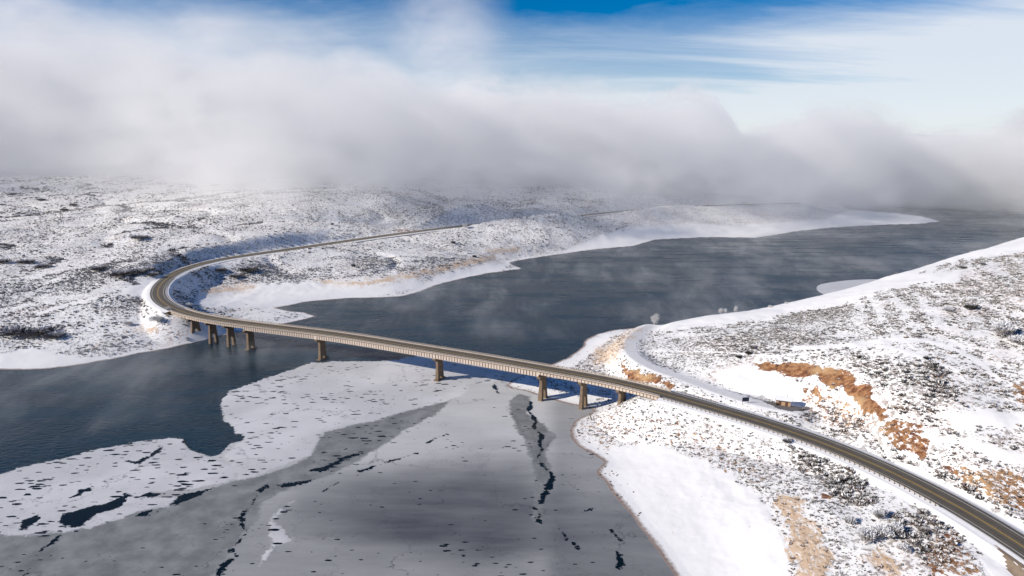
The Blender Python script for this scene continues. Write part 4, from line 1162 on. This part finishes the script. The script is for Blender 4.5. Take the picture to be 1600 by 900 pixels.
PL = [
    ('frosted_tree', 1022, 499, 'white frosted tree standing alone on the crest beside the snowy side road', 'tree', 3.4, 8.0, 'frost'),
    ('frosted_tree', 1126, 491, 'left one of two touching frosted small trees on the crest', 'tree', 1.9, 4.6, 'frost'),
    ('frosted_tree', 1133, 490, 'right one of two touching frosted small trees on the crest', 'tree', 1.6, 4.2, 'frost'),
    ('frosted_tree', 1150, 488, 'frosted small tree just right of the touching pair on the crest', 'tree', 2.0, 4.6, 'frost'),
    ('frosted_bush', 1203, 481, 'low frosted bush on the crest, right of the small frosted trees', 'bush', 1.6, 2.0, 'frost'),
    ('frosted_bush', 1228, 475, 'tiny frosted bush farthest right on the bare crest', 'bush', 1.2, 1.4, 'frost'),
    ('willow_shrub', 1566, 527, 'tall grey frosted shrub with a dark shadow high on the right hillside', 'shrub', 5.2, 7.5, 'willow'),
    ('willow_shrub', 1590, 540, 'frosted shrub at the right picture edge below the tallest one', 'shrub', 3.8, 4.2, 'willow'),
    ('willow_shrub', 1480, 488, 'grey frosted shrub left of the round dark bush on the upper hillside', 'shrub', 2.6, 2.6, 'willow'),
    ('dark_bush', 1516, 485, 'round dark brown bush high on the right hillside', 'bush', 2.8, 3.0, 'dark'),
    ('dark_bush', 1169, 555, 'round dark bush on the slope above the side road', 'bush', 1.9, 2.4, 'dark'),
    ('dark_bush', 1155, 560, 'small dark bush just left of the round dark bush above the side road', 'bush', 1.5, 1.6, 'dark'),
    ('dark_bush', 1176, 545, 'grey bush just uphill of the round dark bush', 'bush', 2.0, 1.9, 'oak'),
    ('dark_bush', 1341, 561, 'lone tiny dark bush on white snow above the orange cliff', 'bush', 1.0, 1.2, 'dark'),
    ('dark_bush', 1447, 563, 'dark bush above its twin on the middle of the right hillside', 'bush', 1.5, 1.6, 'dark'),
    ('dark_bush', 1458, 573, 'lower right one of two dark bushes in the middle of the hillside', 'bush', 1.7, 1.6, 'dark'),
    ('dark_bush', 1536, 415, 'dark shrub near the skyline of the right hill', 'bush', 2.2, 2.0, 'oak'),
    ('dark_bush', 1503, 420, 'grey brown shrub clump left of the shrub near the skyline', 'bush', 2.8, 1.9, 'oak'),
    ('dark_bush', 1230, 694, 'dark bush with blue shadow just below the road guardrail', 'bush', 1.9, 2.0, 'oak'),
    ('willow_shrub', 1352, 846, 'tallest pale frosted willow on the flat below the road', 'shrub', 2.9, 4.6, 'willow'),
    ('willow_shrub', 1378, 842, 'frosted willow with bare dark stems right of the tallest pale one', 'shrub', 3.0, 4.0, 'willow'),
    ('willow_shrub', 1400, 834, 'grey frosted willow at the right end of the lower thicket', 'shrub', 2.6, 3.4, 'willow'),
    ('willow_shrub', 1330, 818, 'low pale willow at the left end of the lower thicket', 'shrub', 2.1, 2.6, 'willow'),
    ('willow_shrub', 1376, 808, 'frosted willow at the back of the lower thicket nearest the road', 'shrub', 2.4, 2.8, 'willow'),
    ('willow_shrub', 1412, 862, 'small frosted willow in front of the lower thicket', 'shrub', 1.8, 2.2, 'willow'),
    ('frosted_bush', 246, 505, 'big white frosted bush below the far bridge abutment', 'bush', 5.0, 5.0, 'frost'),
    ('frosted_bush', 264, 488, 'frosted bush touching the far bridge abutment', 'bush', 3.0, 4.0, 'frost'),
    ('frosted_bush', 200, 508, 'pale frosted bush left of the big white one near the far abutment', 'bush', 3.0, 2.6, 'frost'),
    ('frosted_bush', 296, 480, 'frosted bush on the inner bank of the road bend', 'bush', 3.2, 3.2, 'willow'),
    ('thicket', 388, 425, 'largest dark thicket inside the road bend', 'thicket', 9.0, 4.5, 'oak'),
    ('thicket', 368, 434, 'lower dark thicket inside the road bend beside the beach', 'thicket', 6.0, 3.0, 'oak'),
    ('thicket', 345, 424, 'dark thicket inside the road bend nearest the road', 'thicket', 5.5, 3.0, 'oak'),
    ('dark_bush', 554, 418, 'dark bush on the far plain above the middle of the beach', 'bush', 3.0, 3.0, 'dark'),
    ('dark_bush', 708, 381, 'darkest bush on the far shore below the straight road', 'bush', 3.0, 3.0, 'dark'),
    ('dark_bush', 742, 402, 'small dark bush just above the tan grass strip', 'bush', 2.6, 2.4, 'dark'),
    ('frosted_tree', 727, 357, 'frosted tree beside the straight stretch of the far road', 'tree', 4.2, 6.4, 'frost'),
    ('thicket', 30, 523, 'long dark thicket at the left picture edge above the shore', 'thicket', 11.0, 4.5, 'oak'),
    ('thicket', 62, 525, 'dark thicket in the gully right of the long one by the left edge', 'thicket', 9.0, 5.0, 'oak'),
    ('thicket', 88, 528, 'rightmost tapering thicket of the gully above the left shore', 'thicket', 7.0, 3.0, 'oak'),
    ('thicket', 70, 419, 'small dark clump on the left plain', 'thicket', 6.5, 3.6, 'oak'),
    ('thicket', 8, 411, 'dark clump on the left plain at the picture edge', 'thicket', 7.0, 3.6, 'oak'),
    ('thicket', 40, 411, 'low clump between the edge clump and the small one on the left plain', 'thicket', 7.0, 2.8, 'oak'),
    ('thicket', 156, 423, 'round grey thicket left of the long one above the snowy pull-out', 'thicket', 7.0, 3.6, 'oak'),
    ('thicket', 188, 431, 'wide dark thicket above the far snowy pull-out', 'thicket', 10.0, 4.2, 'oak'),
    ('thicket', 215, 427, 'thicket joining the wide dark one on its right', 'thicket', 8.0, 3.6, 'oak'),
    ('thicket', 238, 431, 'rightmost thicket above the far snowy pull-out', 'thicket', 5.5, 2.8, 'oak'),
    ('thicket', 100, 330, 'dark clump high on the left plain near the fog', 'thicket', 5.5, 3.0, 'oak'),
    ('thicket', 65, 314, 'pale grey clump below the fog on the far left', 'thicket', 6.5, 3.0, 'oak'),
    ('thicket', 20, 305, 'faint clump below the fog at the left picture edge', 'thicket', 6.5, 3.0, 'oak'),
    ('thicket', 115, 322, 'rightmost of the clumps below the fog on the left', 'thicket', 6.0, 3.2, 'oak'),
    ('thicket', 218, 374, 'thin dark clump in the middle of the left plain', 'thicket', 9.0, 3.6, 'oak'),
    ('dark_bush', 520, 352, 'lone dark dot of a bush on the white plain behind the road', 'bush', 2.6, 2.8, 'dark'),
]
for j, (nm_, px, py, lb, ct, rd_, hg, kd) in enumerate(PL):
    plant(nm_, px, py, lb, ct, rd_, hg, kd, 100 + j)
print('plants', round(time.time() - T0, 1))

# ---------------------------------------------------------------- fog
def volume_box(name, x0, x1, y0, y1, z0, z1, mat):
    bm = bmesh.new(); box(bm, x0, x1, y0, y1, z0, z1)
    return bmobj(name, bm, mat, kind='stuff')
FOG = True
if FOG:
    m = Mat('fog')
    p3 = m.pos()
    sx_ = m.node('ShaderNodeSeparateXYZ', {0: p3})
    x_, y_, z_ = sx_.outputs
    nA = m.math('SUBTRACT', m.noise(m.pos(scale=(1, 1, 1.1), loc=(0.9, 0.2, 0)), 1 / 300, 3.0, 0.5), 0.5)
    nB = m.math('SUBTRACT', m.noise(m.pos(loc=(7.0, 3.0, 0), scale=(0.85, 0.85, 1.7)), 1 / 95, 7.0, 0.68, 0.6), 0.5)
    def ramp(src, a, b_, lo, hi):
        n = m.node('ShaderNodeMapRange', {0: src, 1: a, 2: b_, 3: lo, 4: hi}, interpolation_type='SMOOTHSTEP'); return n.outputs[0]
    bear = m.math('DIVIDE', x_, m.math('MAXIMUM', y_, 1.0))
    # height of the bank's top round the valley, lumps and gaps
    fc = m.node('ShaderNodeFloatCurve')
    tops = [(-200, 450), (0, 445), (200, 400), (300, 350), (400, 318), (500, 290), (600, 262), (650, 228), (700, 216), (780, 216), (880, 210), (930, 202), (970, 188), (1030, 188), (1080, 206), (1120, 190),
            (1165, 138), (1220, 142), (1300, 172), (1360, 158), (1400, 142), (1500, 136), (1560, 155), (1650, 178), (1800, 170)]
    cvp = fc.mapping.curves[0].points
    for k_, (px_t, zt) in enumerate(tops):
        xx = ((px_t - 800) / 1067 + 1.0) / 2.0
        if k_ < 2: cvp[k_].location = (xx, zt / 500)
        else: cvp.new(xx, zt / 500)
    fc.mapping.update()
    bw = m.math('ADD', bear, m.math('MULTIPLY', nB, 0.12))
    m.l.new(m.math('MULTIPLY_ADD', bw, 0.5, 0.5), fc.inputs['Value'])
    top = m.math('MULTIPLY', fc.outputs[0], 500.0)
    soft = ramp(bear, 0.0, -0.4, 10.0, 150.0)
    lump = m.math('ADD', m.math('MULTIPLY', nB, 165.0), m.math('MULTIPLY', nA, ramp(bear, 0.0, -0.4, 70.0, 330.0)))
    tz = m.math('ADD', m.math('SUBTRACT', top, z_), lump)
    dz = ramp(m.math('DIVIDE', tz, soft), 0.0, 1.0, 0.0, 1.0)
    # front: a thin veil first, then the thick bank; farther out on the left
    y0 = m.math('ADD', ramp(bear, -0.4, -0.75, 930.0, 1330.0), ramp(bear, 0.1, 0.7, 0.0, 130.0))
    fy = m.math('ADD', m.math('SUBTRACT', y_, y0), m.math('ADD', m.math('MULTIPLY', nA, 700.0), m.math('MULTIPLY', nB, 420.0)))
    fy = m.math('ADD', fy, m.math('MULTIPLY', z_, 0.9))
    tng = ramp(m.math('ABSOLUTE', m.math('ADD', bear, 0.38)), 0.26, 0.0, 0.0, 1.0)
    fy = m.math('ADD', fy, m.math('MULTIPLY', tng, 170.0))
    dy = ramp(fy, 0.0, 560.0, 0.0, 1.0)
    dy = m.math('MULTIPLY', dy, ramp(fy, 2700.0, 1500.0, 0.0, 1.0))
    veil = m.math('MULTIPLY', ramp(fy, -330.0, 150.0, 0.0, 1.0), ramp(bear, 0.0, -0.4, 0.06, 0.30))
    den = m.math('MULTIPLY', m.math('MULTIPLY', dz, m.math('ADD', m.math('POWER', dy, 1.4), veil)), m.math('MULTIPLY', ramp(bear, 0.05, -0.45, 0.0115, 0.0044), ramp(nB, -0.11, 0.12, 0.22, 1.7)))
    # a loose wisp standing up from the middle of the bank
    pl = m.math('MULTIPLY', ramp(m.math('ABSOLUTE', m.math('ADD', bear, m.math('MULTIPLY_ADD', nB, 0.12, 0.085))), 0.10, 0.0, 0.0, 1.0), ramp(fy, 150.0, 600.0, 0.0, 1.0))
    pl = m.math('MULTIPLY', pl, m.math('MULTIPLY', ramp(z_, 560.0, 330.0, 0.0, 1.0), ramp(nB, -0.12, 0.16, 0.0, 0.0022)))
    den = m.math('ADD', den, m.math('MULTIPLY', pl, ramp(fy, 1500.0, 900.0, 0.0, 1.0)))
    vp = m.node('ShaderNodeVolumeScatter', {'Color': (0.995, 0.991, 0.998, 1), 'Density': den, 'Anisotropy': 0.0})
    m.l.new(vp.outputs[0], m.out.inputs['Volume'])
    m.m.volume_intersection_method = 'FAST' if hasattr(m.m, 'volume_intersection_method') else None
    try: m.m.cycles.volume_step_rate = 0.25
    except Exception as e: print(e)
    volume_box('fog_bank', -4200, 4800, 800, 4200, -1.5, 620, m.m)
    m2 = Mat('lake_steam')
    px_ = m2.pos()
    z2 = m2.node('ShaderNodeSeparateXYZ', {0: px_}).outputs[2]
    sn = m2.noise(m2.pos(scale=(1.5, 0.55, 2.0), rot=(0, 0, R(35))), 1 / 30, 6, 0.72, 0.4)
    sl = m2.noise(m2.pos(scale=(1, 1, 0.3), loc=(50, 0, 0)), 1 / 150, 2, 0.5)
    f1 = m2.step(m2.math('ADD', sn, m2.math('MULTIPLY', m2.math('SUBTRACT', sl, 0.5), 0.9)), 0.43, 0.84)
    f1 = m2.math('MULTIPLY', f1, m2.step(z2, 11.0, 2.0))
    xy2 = m2.node('ShaderNodeSeparateXYZ', {0: px_}).outputs
    lim = m2.math('MINIMUM', m2.math('MULTIPLY_ADD', xy2[0], 1.18, 470.0), 415.0)
    f1 = m2.math('MULTIPLY', f1, m2.step(m2.math('SUBTRACT', xy2[1], lim), -5.0, 30.0))
    vp = m2.node('ShaderNodeVolumeScatter', {'Color': (0.98, 0.98, 0.99, 1), 'Density': m2.math('MULTIPLY', f1, 0.014), 'Anisotropy': 0.1})
    m2.l.new(vp.outputs[0], m2.out.inputs['Volume'])
    try: m2.m.cycles.volume_step_rate = 0.08
    except Exception as e: print(e)
    volume_box('lake_steam', -420, 1100, 215, 1250, 0.5, 11.5, m2.m)
print('script done', round(time.time() - T0, 1))
